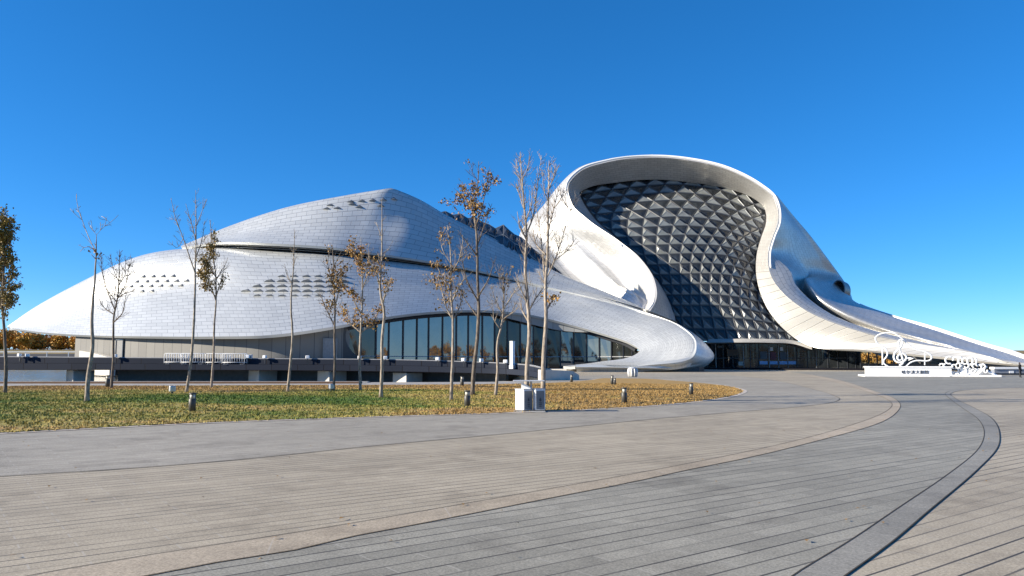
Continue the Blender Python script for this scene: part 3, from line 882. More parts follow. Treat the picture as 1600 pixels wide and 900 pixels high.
# ---- entrance: canopy, dark glazed ground floor, doors ------------------------------------------------
cv = [(1104,530,163.5),(1150,529.5,160.5),(1206,530,159.5),(1240,532,159.5),(1268,540.5,157.5)]
front = res(np.array([P(*q) for q in cv]), 40)
backl = front + np.array((1.0, 8.0, 0.5))
mb = MB()
lowf = front + np.array((0.0, -0.2, -0.75))
sheet(mb, np.stack([lowf, front, backl]), 0.0)
sheet(mb, np.stack([backl + (0, 0, -1.5), lowf]), 0.0)
bpart(mb, 'entrance_canopy', M['stone'], label='thin grey canopy lip under the glass pyramids')
zg = 0.0
gl = [(1098,170),(1130,167),(1170,165),(1210,164),(1250,163),(1290,161),(1322,158),(1345,156)]
glp = np.array([P(u, 560, y) for u, y in gl]); glp[:, 2] = 0.35
toph = np.array([P(1098,536,170)[2], P(1130,537,167)[2], P(1170,537,165)[2], P(1210,537,164)[2], P(1250,541,163)[2], P(1290,545,161)[2], P(1322,548.5,158)[2], P(1345,550,156)[2]])
glt = glp.copy(); glt[:, 2] = toph + 0.3
entr = bpart(sheet(MB(), np.stack([res(glp, 30), res(glt, 30)]), 0.2), 'entrance_glass_wall', M['glass_dark'], label='dark glazed ground floor under the canopy')
rb = res(glp, 400); rt = res(glt, 400); ru, _ = proj(rb)
def ent(u, z, out=0.12):
    k = int(np.argmin(np.abs(ru-u))); p = rb[k].copy(); p[2] = z; p[1] -= out; p[0] -= out*0.2; return p
for u in (1106, 1119, 1131, 1145, 1162, 1173, 1186, 1202, 1216.5, 1231, 1245, 1262, 1276, 1294, 1309, 1324, 1337):
    k = int(np.argmin(np.abs(ru-u))); mb = MB(); mb.beam(ent(u, 0.35), ent(u, rt[k][2]), 0.16, 0.2, up=(0,1,0)); bpart(mb, 'mullion', M['frame_metal'] if u in (1119,1162,1202,1216.5,1231,1276) else M['dark_metal'], entr)
mb = MB()
mb.tube(np.array([ent(u, 2.4) for u in np.linspace(1104, 1340, 40)]), 0.07, 4, smooth=False)
bpart(mb, 'transom', M['frame_metal'], entr)
M['poster_red'] = plain('red_poster', (0.16, 0.03, 0.045), 0.5)
M['poster_grey'] = plain('grey_poster', (0.09, 0.10, 0.11), 0.5)
M['notice'] = plain('blue_white_notice', (0.30, 0.50, 0.78), 0.4)
M['brown_in'] = plain('brown_lobby_wood', (0.10, 0.055, 0.028), 0.6)
def sticker(u0, u1, v0, v1, name, mat, out=0.25, th=0.04):
    k = int(np.argmin(np.abs(ru-(u0+u1)/2))); y = rb[k][1] - out
    a_ = P(u0, v1, y); b_ = P(u1, v0, y)
    mb = MB().box(a_[0], b_[0], y, y+th, a_[2], b_[2]); return bpart(mb, name, mat, entr)
for u0, u1 in ((1187, 1199.5), (1203, 1215), (1218, 1230), (1232, 1243.5)):
    sticker(u0, u1, 564.3, 569.3, 'notice_strip', M['notice'])
sticker(1204, 1212.5, 550, 562, 'poster', M['poster_red']); sticker(1188, 1199, 549, 561, 'poster', M['poster_grey'])
sticker(1219, 1229, 550, 562, 'poster', M['poster_grey']); sticker(1136, 1160, 546, 556, 'wood_panel', M['brown_in'])
sticker(1203.5, 1208, 542.5, 548, 'fascia_sign', M['white']); sticker(1219, 1223.5, 542.5, 548, 'fascia_sign', M['white']); sticker(1121, 1136, 540, 543.5, 'fascia_sign', M['poster_grey'])
sticker(1154, 1161, 565, 571, 'notice_board', M['plinth'])
# steps in front of the doors
mb = MB()
st = [(1098,166),(1150,159.5),(1210,156),(1290,151.5),(1385,147)]
sp1 = [P(u, 575, y)[:2] for u, y in st]; sp2 = [(p[0]+4, p[1]+14) for p in sp1][::-1]
mb.poly([tuple(p) for p in sp1] + sp2, -0.1, 0.34); bpart(mb, 'entrance_step', M['parapet'])
# recessed ribbon window under the tail: posts and sill
for u, y in ((1345,153),(1358,152.2),(1371,151.5),(1384,150.5),(1397,149.6),(1410,148.7),(1425,147.7),(1440,146.7),(1470,144.5),(1500,142),(1530,139.5)):
    p = P(u, 575, y+1.8); t = P(u, 551 + max(0, (u-1350)*0.092), y+1.8)
    bpart(MB().beam((p[0], p[1], 0.0), (p[0], p[1], t[2]+0.6), 0.22), 'tail_post', M['dark_metal'])
mb = MB()
lowp = np.array([P(u, 575, y) for u, y in ((1338,157),(1400,151),(1470,146),(1560,139),(1650,132))]); lowp[:, 2] = 0.0
hip = lowp.copy(); hip[:, 2] = [1.35, 1.3, 1.2, 1.0, 0.8]
sheet(mb, np.stack([res(lowp, 30), res(hip, 30)]), 0.5); bpart(mb, 'tail_base_wall', M['dark_metal'])

# ================================================================== GROUND AND WATER
def structure(o): o['kind'] = 'structure'; return o
def smooth_px(pts, n=160, z=0.0, closed=False):
    w = np.array([G(u, v, z) for u, v in pts]); return res(w, n)
def flat_poly(name, pts2, z, mat, kind='structure', hole=None):
    from mathutils.geometry import tessellate_polygon
    me = bpy.data.meshes.new(name)
    loops = [[Vector((p[0], p[1], 0)) for p in pts2]]
    allp = list(pts2)
    if hole is not None: loops.append([Vector((p[0], p[1], 0)) for p in hole]); allp += list(hole)
    tris = tessellate_polygon(loops)
    f = []
    for t in tris:
        a, b, c = (np.array(allp[i][:2]) for i in t)
        cr = (b[0]-a[0])*(c[1]-a[1])-(b[1]-a[1])*(c[0]-a[0])
        if abs(cr) < 1e-9: continue
        f.append(t if cr > 0 else t[::-1])
    me.from_pydata([(p[0], p[1], z) for p in allp], [], f); me.materials.append(mat); me.update()
    o = bpy.data.objects.new(name, me); link(o)
    if kind: o['kind'] = kind
    return o

# plaza: one solid sheet with the canal cut out of its left rear side
plaza_edge = [(-330,-90),(330,-90),(330,300),(18,300),(11,160),(8,125),(4.6,98),(3.6,80),(2.6,70),(-3,66.5),(-14,65.5),(-30,65),(-330,65)]
o = MB().poly(plaza_edge, -2.6, 0.0).build('plaza', M['pave_brown']); structure(o)

# lawn
LAWN = [(-700,720),(-300,694),(0,677.5),(150,669.5),(300,662),(470,655.5),(640,650),(760,646.5),(850,643),(930,639.5),(1000,635.5),(1080,628.5),(1125,622.5),(1152,616),(1160,611.5),(1150,607),(1120,601.5),(1050,595),(1000,592),(960,591.3),(920,594.5),(880,597.5),(840,599.3),(780,601),(640,602.3),(480,603),(300,603.5),(0,603.5),(-300,604),(-700,606)]
lw = np.array([G(u, v) for u, v in LAWN])
lawn_pts = res(np.concatenate([lw, lw[:1]]), 320)[:-1]
# gentle swelling of the turf
from mathutils.geometry import delaunay_2d_cdt
xs = []
def inside(poly, x, y):
    px, py = poly[:, 0], poly[:, 1]; qx, qy = np.roll(px, -1), np.roll(py, -1)
    c = ((py > y) != (qy > y)); t = np.where(c, (qx-px)*(y-py)/np.where(qy == py, 1e-9, qy-py)+px, -1e9)
    return (np.sum(c & (x < t)) % 2) == 1
def edge_dist(poly, x, y):
    a = poly[:, :2]; b = np.roll(a, -1, 0); d = b-a; p = np.array((x, y))
    t = np.clip(((p-a)*d).sum(1)/np.maximum((d*d).sum(1), 1e-9), 0, 1)
    return np.min(np.linalg.norm(a+d*t[:, None]-p, axis=1))
def lawn_h(x, y):
    d = edge_dist(lawn_pts, x, y)
    return 0.03 + 0.22*(1-math.exp(-d/5.0)) * (0.8+0.4*noise.noise((x*0.1, y*0.1, 0)))
inner = [(x, y) for x in np.arange(-80, 18, 1.5) for y in np.arange(13, 62, 1.5) if inside(lawn_pts, x, y) and edge_dist(lawn_pts, x, y) > 0.7]
vv = [Vector((p[0], p[1])) for p in lawn_pts]; ne = len(vv)
vv += [Vector(p) for p in inner]
r_ = delaunay_2d_cdt(vv, [], [list(range(ne))], 1, 1e-4)
me = bpy.data.meshes.new('lawn')
me.from_pydata([(p.x, p.y, lawn_h(p.x, p.y)) for p in r_[0]], [], [f if Vector((r_[0][f[1]]-r_[0][f[0]])).cross(r_[0][f[2]]-r_[0][f[0]]) > 0 else f[::-1] for f in r_[2]])
me.materials.append(M['lawn']); me.polygons.foreach_set('use_smooth', [True]*len(me.polygons)); me.update()
o = bpy.data.objects.new('lawn', me); link(o); structure(o)
# pale edging stone round the lawn
edge = np.concatenate([lawn_pts, lawn_pts[:1]])
mb = MB(); c_ = lawn_pts.mean(0)
nrm = np.gradient(edge, axis=0); nrm = np.stack([nrm[:, 1], -nrm[:, 0], 0*nrm[:, 0]], 1); nrm /= np.maximum(np.linalg.norm(nrm, axis=1)[:, None], 1e-9)
o1 = edge + nrm*0.28; o1[:, 2] = 0.016; i1 = edge - nrm*0.06; i1[:, 2] = 0.026; o0 = o1.copy(); o0[:, 2] = -0.02
i1[:, 2] = 0.020; sheet(mb, np.stack([o1, i1])); structure(mb.build('lawn_edging', plain('pale_edging_stone', (0.47, 0.42, 0.36), 0.8)))
# grass
gm_ = MB(); rg = np.random.RandomState(5)
cnt = 0; gv = []; gf_ = []
while cnt < 60000:
    y = 14 + 42*rg.rand()**1.0; x = -34 + 52*rg.rand()
    if abs(x) > y*0.72 + 1.5 or rg.rand() < (y-16)/70: continue
    if not inside(lawn_pts, x, y + 0.12): continue
    cnt += 1
    z = lawn_h(x, y) - 0.02
    for q in range(3):
        a = rg.rand()*6.28; h = rg.uniform(0.025, 0.09); w = rg.uniform(0.015, 0.04); dx, dy = math.cos(a), math.sin(a); le = rg.uniform(0.0, 0.10)
        ox, oy = rg.uniform(-0.08, 0.08, 2); k = len(gv)
        gv += [(x+ox-dy*w, y+oy+dx*w, z), (x+ox+dy*w, y+oy-dx*w, z), (x+ox+dx*le, y+oy+dy*le, z+h)]
        gf_.append((k, k+1, k+2))
me = bpy.data.meshes.new('grass'); me.from_pydata(gv, [], gf_); me.materials.append(M['grass']); me.update()
o = bpy.data.objects.new('grass', me); link(o); o['kind'] = 'stuff'; tag(o, 'short patchy green and straw coloured grass of the lawn', 'grass')

# paving bands
stripeL_low = [(-160,985),(30,940),(233,900),(280,890),(450,863),(533,843),(653,820),(850,781),(1016,748),(1066,736.7),(1155,718.7),(1287,686.7),(1368,663.6),(1404,641),(1407,633),(1397,622.7),(1368,612),(1311,594),(1270,586)]
stripeL_up = [(-260,960),(-60,921),(50,900),(223,870),(400,843),(533,821.5),(660,799.5),(790,776.7),(930,752),(1066,726.7),(1187,702),(1329,665),(1388,640.5),(1394,633.5),(1386,624),(1356,612.5),(1296,594.5),(1252,586)]
stripeR_in = [(1160,960),(1240,900),(1320,851),(1400,797),(1478,744),(1528,702.7),(1538,678),(1528,655),(1507,640),(1484,623),(1478,614),(1500,608.5),(1560,605.5),(1700,603)]
stripeR_out = [(1240,960),(1322,900),(1382,857),(1450,800),(1525,736.5),(1560,697),(1562,680),(1546,651),(1525,639),(1492,622),(1486,615),(1506,610),(1566,606.8),(1720,604.2)]
sL, sU, sI, sO = (smooth_px(p, 140) for p in (stripeL_low, stripeL_up, stripeR_in, stripeR_out))
GA = [(-900,850),(-400,783),(0,745),(200,732.5),(400,716),(533,702),(800,677),(1000,657),(1150,644),(1250,635.5),(1300,629),(1311,625),(1300,617),(1265,607),(1208,594),(1137,585.5)]
gA = smooth_px(GA, 160)
bk = [G(1100,583.6),G(1000,583.6),G(900,588),G(862,594)]
lawn_front = [G(u, v) for u, v in ((840,597),(640,600.5),(300,601.5),(0,601.5),(-700,604))]
flat_poly('lawnside_paving', list(gA) + bk + lawn_front + [G(-900,760)], 0.004, M['pave_lawn'])
far_back = [G(1230,580.5), G(1500,580.5), G(1900,580.5), G(1900,601)]
flat_poly('grey_paving', list(sL) + far_back + list(sI[::-1]), 0.004, M['pave_grey'])
def strip(name, a, b, z, mat):
    mb = MB(); V = np.stack([a, b]); V[..., 2] = z
    sheet(mb, V, flip=False); me_o = mb.build(name, mat); structure(me_o)
    # face up
    if me_o.data.polygons[0].normal.z < 0: me_o.data.flip_normals()
    return me_o
strip('paving_border', sU, sL, 0.008, M['stripe_brown']); strip('dark_paving_border', sI, sO, 0.008, M['stripe_grey'])
def joint(line, w=0.015):
    d = np.gradient(line, axis=0); n_ = np.stack([-d[:, 1], d[:, 0], 0*d[:, 0]], 1); n_ /= np.linalg.norm(n_, axis=1)[:, None]
    strip('paving_joint', line - n_*w/2, line + n_*w/2, 0.012, M['joint'])
for l in (sL, sU, sI, sO): joint(l)
joint(gA, 0.022)

# path strip along the canal, terrain, water
strip('canal_path', np.array([(-330, 55.3, 0), (-30, 55.5, 0), (-8, 56.5, 0), (0, 58.5, 0)]), np.array([(-330, 64.7, 0), (-30, 64.7, 0), (-10, 65.4, 0), (1.5, 67.5, 0)]), 0.006, plain('path_stone', (0.30, 0.285, 0.265), 0.85, var=0.2, scale=1.5))
mb = MB().box(-330, -12, 61.6, 62.0, 0.0, 0.16); structure(mb.build('canal_kerb', plain('rust_kerb', (0.17, 0.095, 0.055), 0.8)))
mb = MB().box(-330, -12, 64.2, 65.1, 0.0, 0.10); structure(mb.build('canal_coping', M['stone']))
gx = np.concatenate([np.linspace(-6000, -700, 14), np.linspace(-600, 600, 61), np.linspace(700, 6000, 14)])
gy = np.concatenate([np.linspace(-4000, -200, 12), np.linspace(-100, 600, 71), np.linspace(700, 8000, 16)])
def terr(x, y):
    if -100 <= y <= 305 and -335 <= x <= 335 and not (x < 30 and y > 40): return -2.4
    if y < -100 or (x > 335 and y < 320): return -0.3
    bank = min(1, max(0, (y-236)/14.0))
    h = -2.4 + bank*(2.4+2.6) + min(1, max(0, (y-318)/22))*4.0 + (noise.noise((x*0.01, y*0.01, 3))*0.5)*bank
    if x > 20 and y > 300: h = max(h, -0.2)
    return h
V = np.array([[(x, y, terr(x, y)) for x in gx] for y in gy])
mb = MB(); sheet(mb, V, flip=False); structure(mb.build('terrain', M['terrain']))
mb = MB(); mb.add([(-600, 64, -0.75), (30, 64, -0.75), (30, 262, -0.75), (-600, 262, -0.75)], [(0,1,2,3)]); structure(mb.build('water', M['water']))

# ================================================================== RAISED WALKWAY ALONG THE CANAL
DK = [(-260,556.5,577,91),(0,558,578,89),(200,559.5,578.2,87),(400,561,578.7,85),(627,563,581,82),(720,565.5,582.8,80),(790,568.5,585,77.5),(830,571.5,588.5,74),(846,575,591.5,71.5)]
ptop = res(np.array([P(u, t, y+1.0) for u, t, b, y in DK]), 90)
pbot = res(np.array([P(u, b, y) for u, t, b, y in DK]), 90)
pmid = res(np.array([P(u, t*0.52+b*0.48, y) for u, t, b, y in DK]), 90)
WK = thing('raised_walkway', 'long grey raised walkway with solid parapet on piers in the canal', 'walkway', tuple(P(400, 580, 86)))
def wp(mb, name, mat, label=None):
    o = mb.build(name, mat, WK, world=True)
    if label: o['label'] = label
    return o
und = None
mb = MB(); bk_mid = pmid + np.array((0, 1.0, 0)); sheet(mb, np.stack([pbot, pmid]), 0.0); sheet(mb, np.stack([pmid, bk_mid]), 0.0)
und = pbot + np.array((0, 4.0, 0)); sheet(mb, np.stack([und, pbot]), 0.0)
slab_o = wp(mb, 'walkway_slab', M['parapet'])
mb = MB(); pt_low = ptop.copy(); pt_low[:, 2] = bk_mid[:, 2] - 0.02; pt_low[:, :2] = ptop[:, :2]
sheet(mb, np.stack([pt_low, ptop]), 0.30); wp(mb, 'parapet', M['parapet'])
mb = MB(); mb.tube(ptop + np.array((0, 0.12, 0.02)), 0.09, 6, smooth=False); wp(mb, 'coping', plain('coping_metal', (0.20, 0.205, 0.215), 0.4))
mb = MB(); top_b = pmid.copy(); top_b[:, 1] += 1.3
bkline = np.array([(p[0]*1.0, max(100.0, 104 + (p[0]+60)*0.35) if p[0] > -58 else 100.0, p[2]) for p in top_b])
sheet(mb, np.stack([top_b, bkline]), 0.0); wp(mb, 'walkway_deck', M['plinth'])
for u, v0, v1, y, w, lab in ((126,578,597,90,38/1200*90*0.55,1), (411,578,597,87.5,1.5,1), (519,579,596,85.5,1.5,1), (637,582,595.5,83.5,1.5,1), (-70,578,597,92,1.6,1), (265,578,597,92,1.4,1)):
    a_ = P(u, v0, y+0.4); mb = MB().box(-1.15, 1.15, -1.15, 1.15, -2.0, a_[2]-0.02, 0.05)
    R_ = Matrix.Rotation(math.radians(-42), 4, 'Z'); R_.translation = Vector((a_[0], y+0.4, 0)); mb.v = [tuple(R_ @ Vector(q)) for q in mb.v]
    wp(mb, 'pier', M['plinth'])
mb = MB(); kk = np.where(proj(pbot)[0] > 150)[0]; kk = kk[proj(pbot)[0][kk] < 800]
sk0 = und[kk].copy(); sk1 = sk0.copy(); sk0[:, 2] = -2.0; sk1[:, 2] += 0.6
sheet(mb, np.stack([sk0, sk1]), 0.4); wp(mb, 'under_deck_shade_wall', plain('under_deck_shade', (0.16, 0.16, 0.155), 0.8))  # added wall, coloured for the dark under the deck and hiding the base behind
# sunlit canal wall beyond the water at the right
mb = MB(); wl = np.array([P(u, 588, y) for u, y in ((650,97),(720,92),(790,86),(845,76))]); lo_ = wl.copy(); lo_[:, 2] = -2; hi_ = wl.copy(); hi_[:, 2] = [0.42, 0.35, 0.3, 0.1]
sheet(mb, np.stack([lo_, hi_]), 0.6); cw_o = mb.build('canal_wall', M['plinth']); tag(cw_o, 'low pale stone canal wall beneath the right end of the walkway', 'wall')
# pale ramp wall where the walkway meets the plaza
mb = MB(); rw0 = np.array([P(u, 582, y) for u, y in ((845,71.2),(870,72),(895,73.5),(905,75))]); lo_ = rw0.copy(); lo_[:, 2] = -0.05; hi_ = rw0.copy(); hi_[:, 2] = [1.0, 0.95, 0.85, 0.45]
sheet(mb, np.stack([lo_, hi_]), 0.5); o = mb.build('ramp_wall', M['plinth']); tag(o, 'pale sunlit stone ramp wall at the right end of the walkway', 'wall')
# stone steps down to the water
st_ = thing('canal_steps', 'small pale stone steps going down to the canal behind the recycling bins', 'steps', tuple(P(828, 590, 70)))
for k in range(5):
    y = 67.6 + k*0.5; z = 0.02 - 0.16*k
    mb = MB().box(-1.2 - 0.0, 2.4 - k*0.3, y, y+0.6, z-1.5, z); mb.build('step', M['plinth'], st_, world=True)

# small floodlights clipped to the parapet
def spot_proto():
    t = thing('parapet_floodlight', 'x', 'light')
    MB().beam((0,0,-0.5), (0,0,0.1), 0.07).build('arm', M['dark_metal'], t)
    m = MB(); m.box(-0.20, 0.20, -0.25, 0.12, 0.06, 0.40, 0.05); m.build('lamp_head', M['white'], t)
    return t
sp0 = None
fl_lab = ('leftmost white floodlight on the walkway parapet, left one of a close pair', 'right one of the close pair of white floodlights near the left end', 'white parapet floodlight beside the short bushy bare tree', 'white parapet floodlight touching the electrical box', 'white parapet floodlight between electrical box and thin pole tree', 'white parapet floodlight between thin pole tree and dark brown leaved tree', 'white parapet floodlight beside the trunk of the orange leaved tree', 'white parapet floodlight beside the tall thin tree with few leaves', 'white parapet floodlight left of the slim tree with dry leaves', 'white parapet floodlight left of the tallest leafy tree', 'white parapet floodlight right of the tallest leafy tree', 'white parapet floodlight just left of the white light column')
for k, u in enumerate((36,47.5,183.5,387,414,482.7,568.5,601,682.7,720.5,757,787)):
    kk = int(np.argmin(np.abs(proj(ptop)[0]-u))); loc = ptop[kk] + np.array((0, -0.22, 0.02))
    if sp0 is None: sp0 = spot_proto(); o = sp0
    else: o = dup_tree(sp0)
    o.location = tuple(loc); o.rotation_euler = (0, 0, RNG.uniform(-0.5, 0.5))
    o['group'] = 'white floodlights along the walkway parapet'; o['label'] = fl_lab[k]

# crowd barriers standing on the walkway ledge
def barrier_proto():
    t = thing('crowd_barrier', 'x', 'barrier'); W_ = 2.5; H_ = 1.18
    m = MB(); m.tube([(-W_/2, 0, 0.1), (-W_/2, 0, H_-0.1), (-W_/2+0.1, 0, H_), (W_/2-0.1, 0, H_), (W_/2, 0, H_-0.1), (W_/2, 0, 0.1)], 0.04, 6)
    m.tube([(-W_/2, 0, 0.22), (W_/2, 0, 0.22)], 0.035, 6); m.build('frame', M['white'], t)
    for s_ in (-1, 1): MB().beam((s_*W_*0.36, -0.32, 0.03), (s_*W_*0.36, 0.32, 0.03), 0.08, 0.05).build('foot', M['steel'], t)
    m = MB()
    for k in range(8):
        x = -W_/2 + W_*(k+1)/9; m.tube([(x, 0, 0.22), (x, 0, H_)], 0.026, 5)
    m.build('bars', M['white'], t); return t
bp0 = None
names = ('leftmost white steel crowd barrier on the walkway ledge', 'white steel crowd barrier left of the leaning trunk', 'white steel crowd barrier between the two tree trunks', 'rightmost white steel crowd barrier on the walkway ledge')
for k, u in enumerate((267, 299, 331, 363)):
    for q in range(2):
        kk = int(np.argmin(np.abs(proj(pmid)[0]-u-q*3))); loc = pmid[kk] + np.array((0.22*q, 0.28+0.2*q, 0.0))
        if bp0 is None: bp0 = barrier_proto(); o = bp0
        else: o = dup_tree(bp0)
        o.location = tuple(loc); o.rotation_euler = (RNG.uniform(-0.02, 0.02), 0, RNG.uniform(-0.03, 0.03)-0.02)
        o['group'] = 'white crowd barriers stacked on the walkway'; o['label'] = names[k] if q == 0 else 'rear barrier leaning behind the ' + names[k].replace(' on the walkway ledge', '')
# electrical box on the parapet
kk = int(np.argmin(np.abs(proj(ptop)[0]-392))); b_ = thing('electrical_box', 'small grey electrical box on the parapet beside the crowd barriers', 'box', tuple(ptop[kk]))
MB().box(-0.36, 0.36, -0.1, 0.25, 0.02, 0.5, 0.03).build('housing', M['steel'], b_); MB().box(-0.28, 0.28, -0.125, -0.1, 0.08, 0.44).build('cover', M['bin_grey'], b_)
# white light column on the walkway
kk = int(np.argmin(np.abs(proj(ptop)[0]-798.5))); q = ptop[kk] + np.array((0, -0.5, 0)); y = q[1]
zb = P(798.5, 571.5, y)[2]; zt = P(798.5, 533, y)[2]
lc = thing('light_column', 'plain white square light column standing on the walkway before the lobby glass', 'lamp', (q[0], y, zb))
h = zt-zb; lc.rotation_euler = (0, 0, -0.7); MB().box(-0.19, 0.19, -0.19, 0.19, 0.06, h-0.05, 0.015).build('shaft', M['white'], lc); MB().box(-0.26, 0.26, -0.2, 0.2, -0.3, 0.06, 0.01).build('base', M['steel'], lc); MB().box(-0.205, 0.205, -0.205, 0.205, h-0.05, h, 0.01).build('cap', M['lip'], lc)

# ================================================================== FAR SIDE OF THE RIVER
def leaf_cloud(mb, c, r, n, size, rg, flat=1.0):
    for k in range(n):
        d = rg.normal(size=3); d /= np.linalg.norm(d); d *= r*(0.35+0.65*rg.rand()**0.5); d[2] *= flat
        p = np.array(c)+d; a = rg.normal(size=3); a /= np.linalg.norm(a); b = np.cross(a, rg.normal(size=3)); b /= np.linalg.norm(b); s_ = size*rg.uniform(0.5, 1.2)
        mb.add([p-a*s_, p-b*s_*0.7, p+a*s_, p+b*s_*0.7], [(0,1,2,3)])
rgw = np.random.RandomState(21)
def wood(name, spots, hgt, size, per, label, mats=None):
    mb = MB()
    for (x, y, z) in spots:
        h = hgt*rgw.uniform(0.7, 1.15)
        mb.tube([(x, y, z-0.5), (x+rgw.uniform(-.3, .3), y, z+h*0.75)], [0.22, 0.06], 5)
        for q in range(5):
            leaf_cloud(mb, (x+rgw.uniform(-1, 1)*h*0.28, y+rgw.uniform(-1, 1)*h*0.25, z+h*rgw.uniform(0.30, 0.85)), h*rgw.uniform(0.2, 0.34), per, size, rgw, 0.8)
    o = mb.build(name, mats or M['wood']); o['kind'] = 'stuff'; tag(o, label, 'wood'); return o
sp_l = [(rgw.uniform(-300, -150), rgw.uniform(345, 385), 6.2) for _ in range(150)]
wood('autumn_wood', sp_l, 9.2, 0.75, 55, 'dense orange autumn wood on the far river bank')
sp_r = [(P(u, 560, 235)[0], 235+rgw.uniform(0, 25), -0.2) for u in np.linspace(1290, 1640, 44)]
wood('autumn_thicket', sp_r, 5.5, 0.5, 45, 'golden autumn thicket seen under the tail of the building', M['leaf_gold'])
sp_b = [(x+rgw.uniform(-4, 4), -115+rgw.uniform(-22, 22), -0.3) for x in np.linspace(-260, 300, 62)] + [(320+rgw.uniform(-20, 20)+k*5, -100+k*4.2, -0.3) for k in range(34)]
wood('park_wood', sp_b, 13, 0.9, 45, 'autumn park trees beyond the plaza, mirrored in the lobby glass')
# low far hills
mb = MB()
hx = np.linspace(-3600, -800, 60)
top = np.array([(x, 3000, 60+48*noise.noise((x*0.0016, 1.3, 0))+14*noise.noise((x*0.006, 2, 0))) for x in hx]); b0 = top.copy(); b0[:, 2] = -20; b0[:, 1] -= 500; b2 = top.copy(); b2[:, 2] = -20; b2[:, 1] += 500
sheet(mb, np.stack([b0, top, b2])); structure(mb.build('hills', plain('far_hill', (0.10, 0.12, 0.14), 0.9)))
# dyke road: dark retaining wall with a white guard rail
dk = MB().box(-330, -140, 300, 304, 0, P(60, 548, 300)[2]-1.2); o = dk.build('dyke_wall', plain('dark_concrete', (0.10, 0.105, 0.12), 0.8)); tag(o, 'long dark dyke wall below the autumn wood across the river', 'wall')
gr_ = thing('guard_rail', 'white guard rail along the far river bank', 'railing', (-170, 285, 0))
zr = P(60, 549, 285)[2]
MB().box(-330, -128, 284.9, 285.1, zr-0.35, zr).build('rail', M['white'], gr_, world=True)
zg_ = 2.6
for x in np.arange(-300, -128, 8.0): MB().box(x-0.12, x+0.12, 284.95, 285.2, zg_-0.6, zr).build('post', M['steel'], gr_, world=True)

# ================================================================== THINGS ON THE LAWN AND PLAZA
def ground_at(u, v, lawn=True):
    p = G(u, v)
    for _ in range(3):
        z = lawn_h(p[0], p[1]) if lawn and inside(lawn_pts, p[0], p[1]) else 0.0
        p = G(u, v, z)
    return p
def bollard_proto():
    t = thing('bollard_light', 'x', 'light')
    MB().lathe([(0.0,-0.05),(0.115,-0.05),(0.115,0.40),(0.105,0.41)], n=20).build('post', M['post'], t)
    MB().lathe([(0.085,0.41),(0.09,0.56)], n=20).build('lens', M['lens'], t)
    m = MB()
    m.lathe([(0.0,0.61),(0.11,0.605),(0.12,0.585),(0.12,0.56),(0.085,0.56)][::-1], n=20)
    for k in range(4):
        a = k*math.pi/2+0.4; m.beam((0.1*math.cos(a), 0.1*math.sin(a), 0.4), (0.1*math.cos(a), 0.1*math.sin(a), 0.57), 0.02)
    m.build('cap', M['post'], t); return t
bl0 = None
for u, v, s_, lab in ((300,642,1.0,'short bronze bollard light with pale lens, nearest the plaza edge at left'), (730,635,0.98,'bronze bollard light in the lawn left of the recycling bins'), (975.5,629,1.02,'bronze bollard light at the front edge of the straw coloured lawn'), (1080,616.5,0.95,'bronze bollard light alone near the pointed end of the lawn'), (956.5,600.5,1.0,'left one of two bollard lights close together'), (960.5,601.5,0.75,'shorter right one of two bollard lights close together'), (893,597,1.0,'slim bollard light at the rear lawn edge near the ramp wall'), (168,605,1.25,'tall dark bollard light beside a forked bare tree trunk'), (722,603,1.05,'dim bollard light at the rear lawn edge by the canal')):
    o = bl0 = bollard_proto() if bl0 is None else bl0
    if 'used' in o: o = dup_tree(bl0); 
    else: o['used'] = 1
    p = ground_at(u, v); o.location = tuple(p); o.scale = (s_,)*3
    o['label'] = lab; o['group'] = 'bollard lights on the lawn'
for o in list(bpy.data.objects):
    if 'used' in o: del o['used']
fp0 = None
for u, v, lab in ((269,615,'small grey ground spotlight beside the forked bare tree'), (518,611,'small grey ground spotlight at the foot of a brown leaved tree')):
    if fp0 is None:
        fp0 = thing('ground_spotlight', 'x', 'light'); m = MB(); m.box(-0.15, 0.15, -0.12, 0.12, 0.1, 0.38, 0.04); m.build('lamp_head', M['steel'], fp0)
        MB().box(-0.05, 0.05, -0.05, 0.05, -0.05, 0.12).build('stake', M['dark_metal'], fp0); MB().box(-0.11, 0.11, -0.135, -0.12, 0.15, 0.33).build('lens', M['lens'], fp0); o = fp0
    else: o = dup_tree(fp0)
    o.location = tuple(ground_at(u, v)); o.rotation_euler = (0, 0, 0.5); o['label'] = lab; o['group'] = 'ground spotlights'

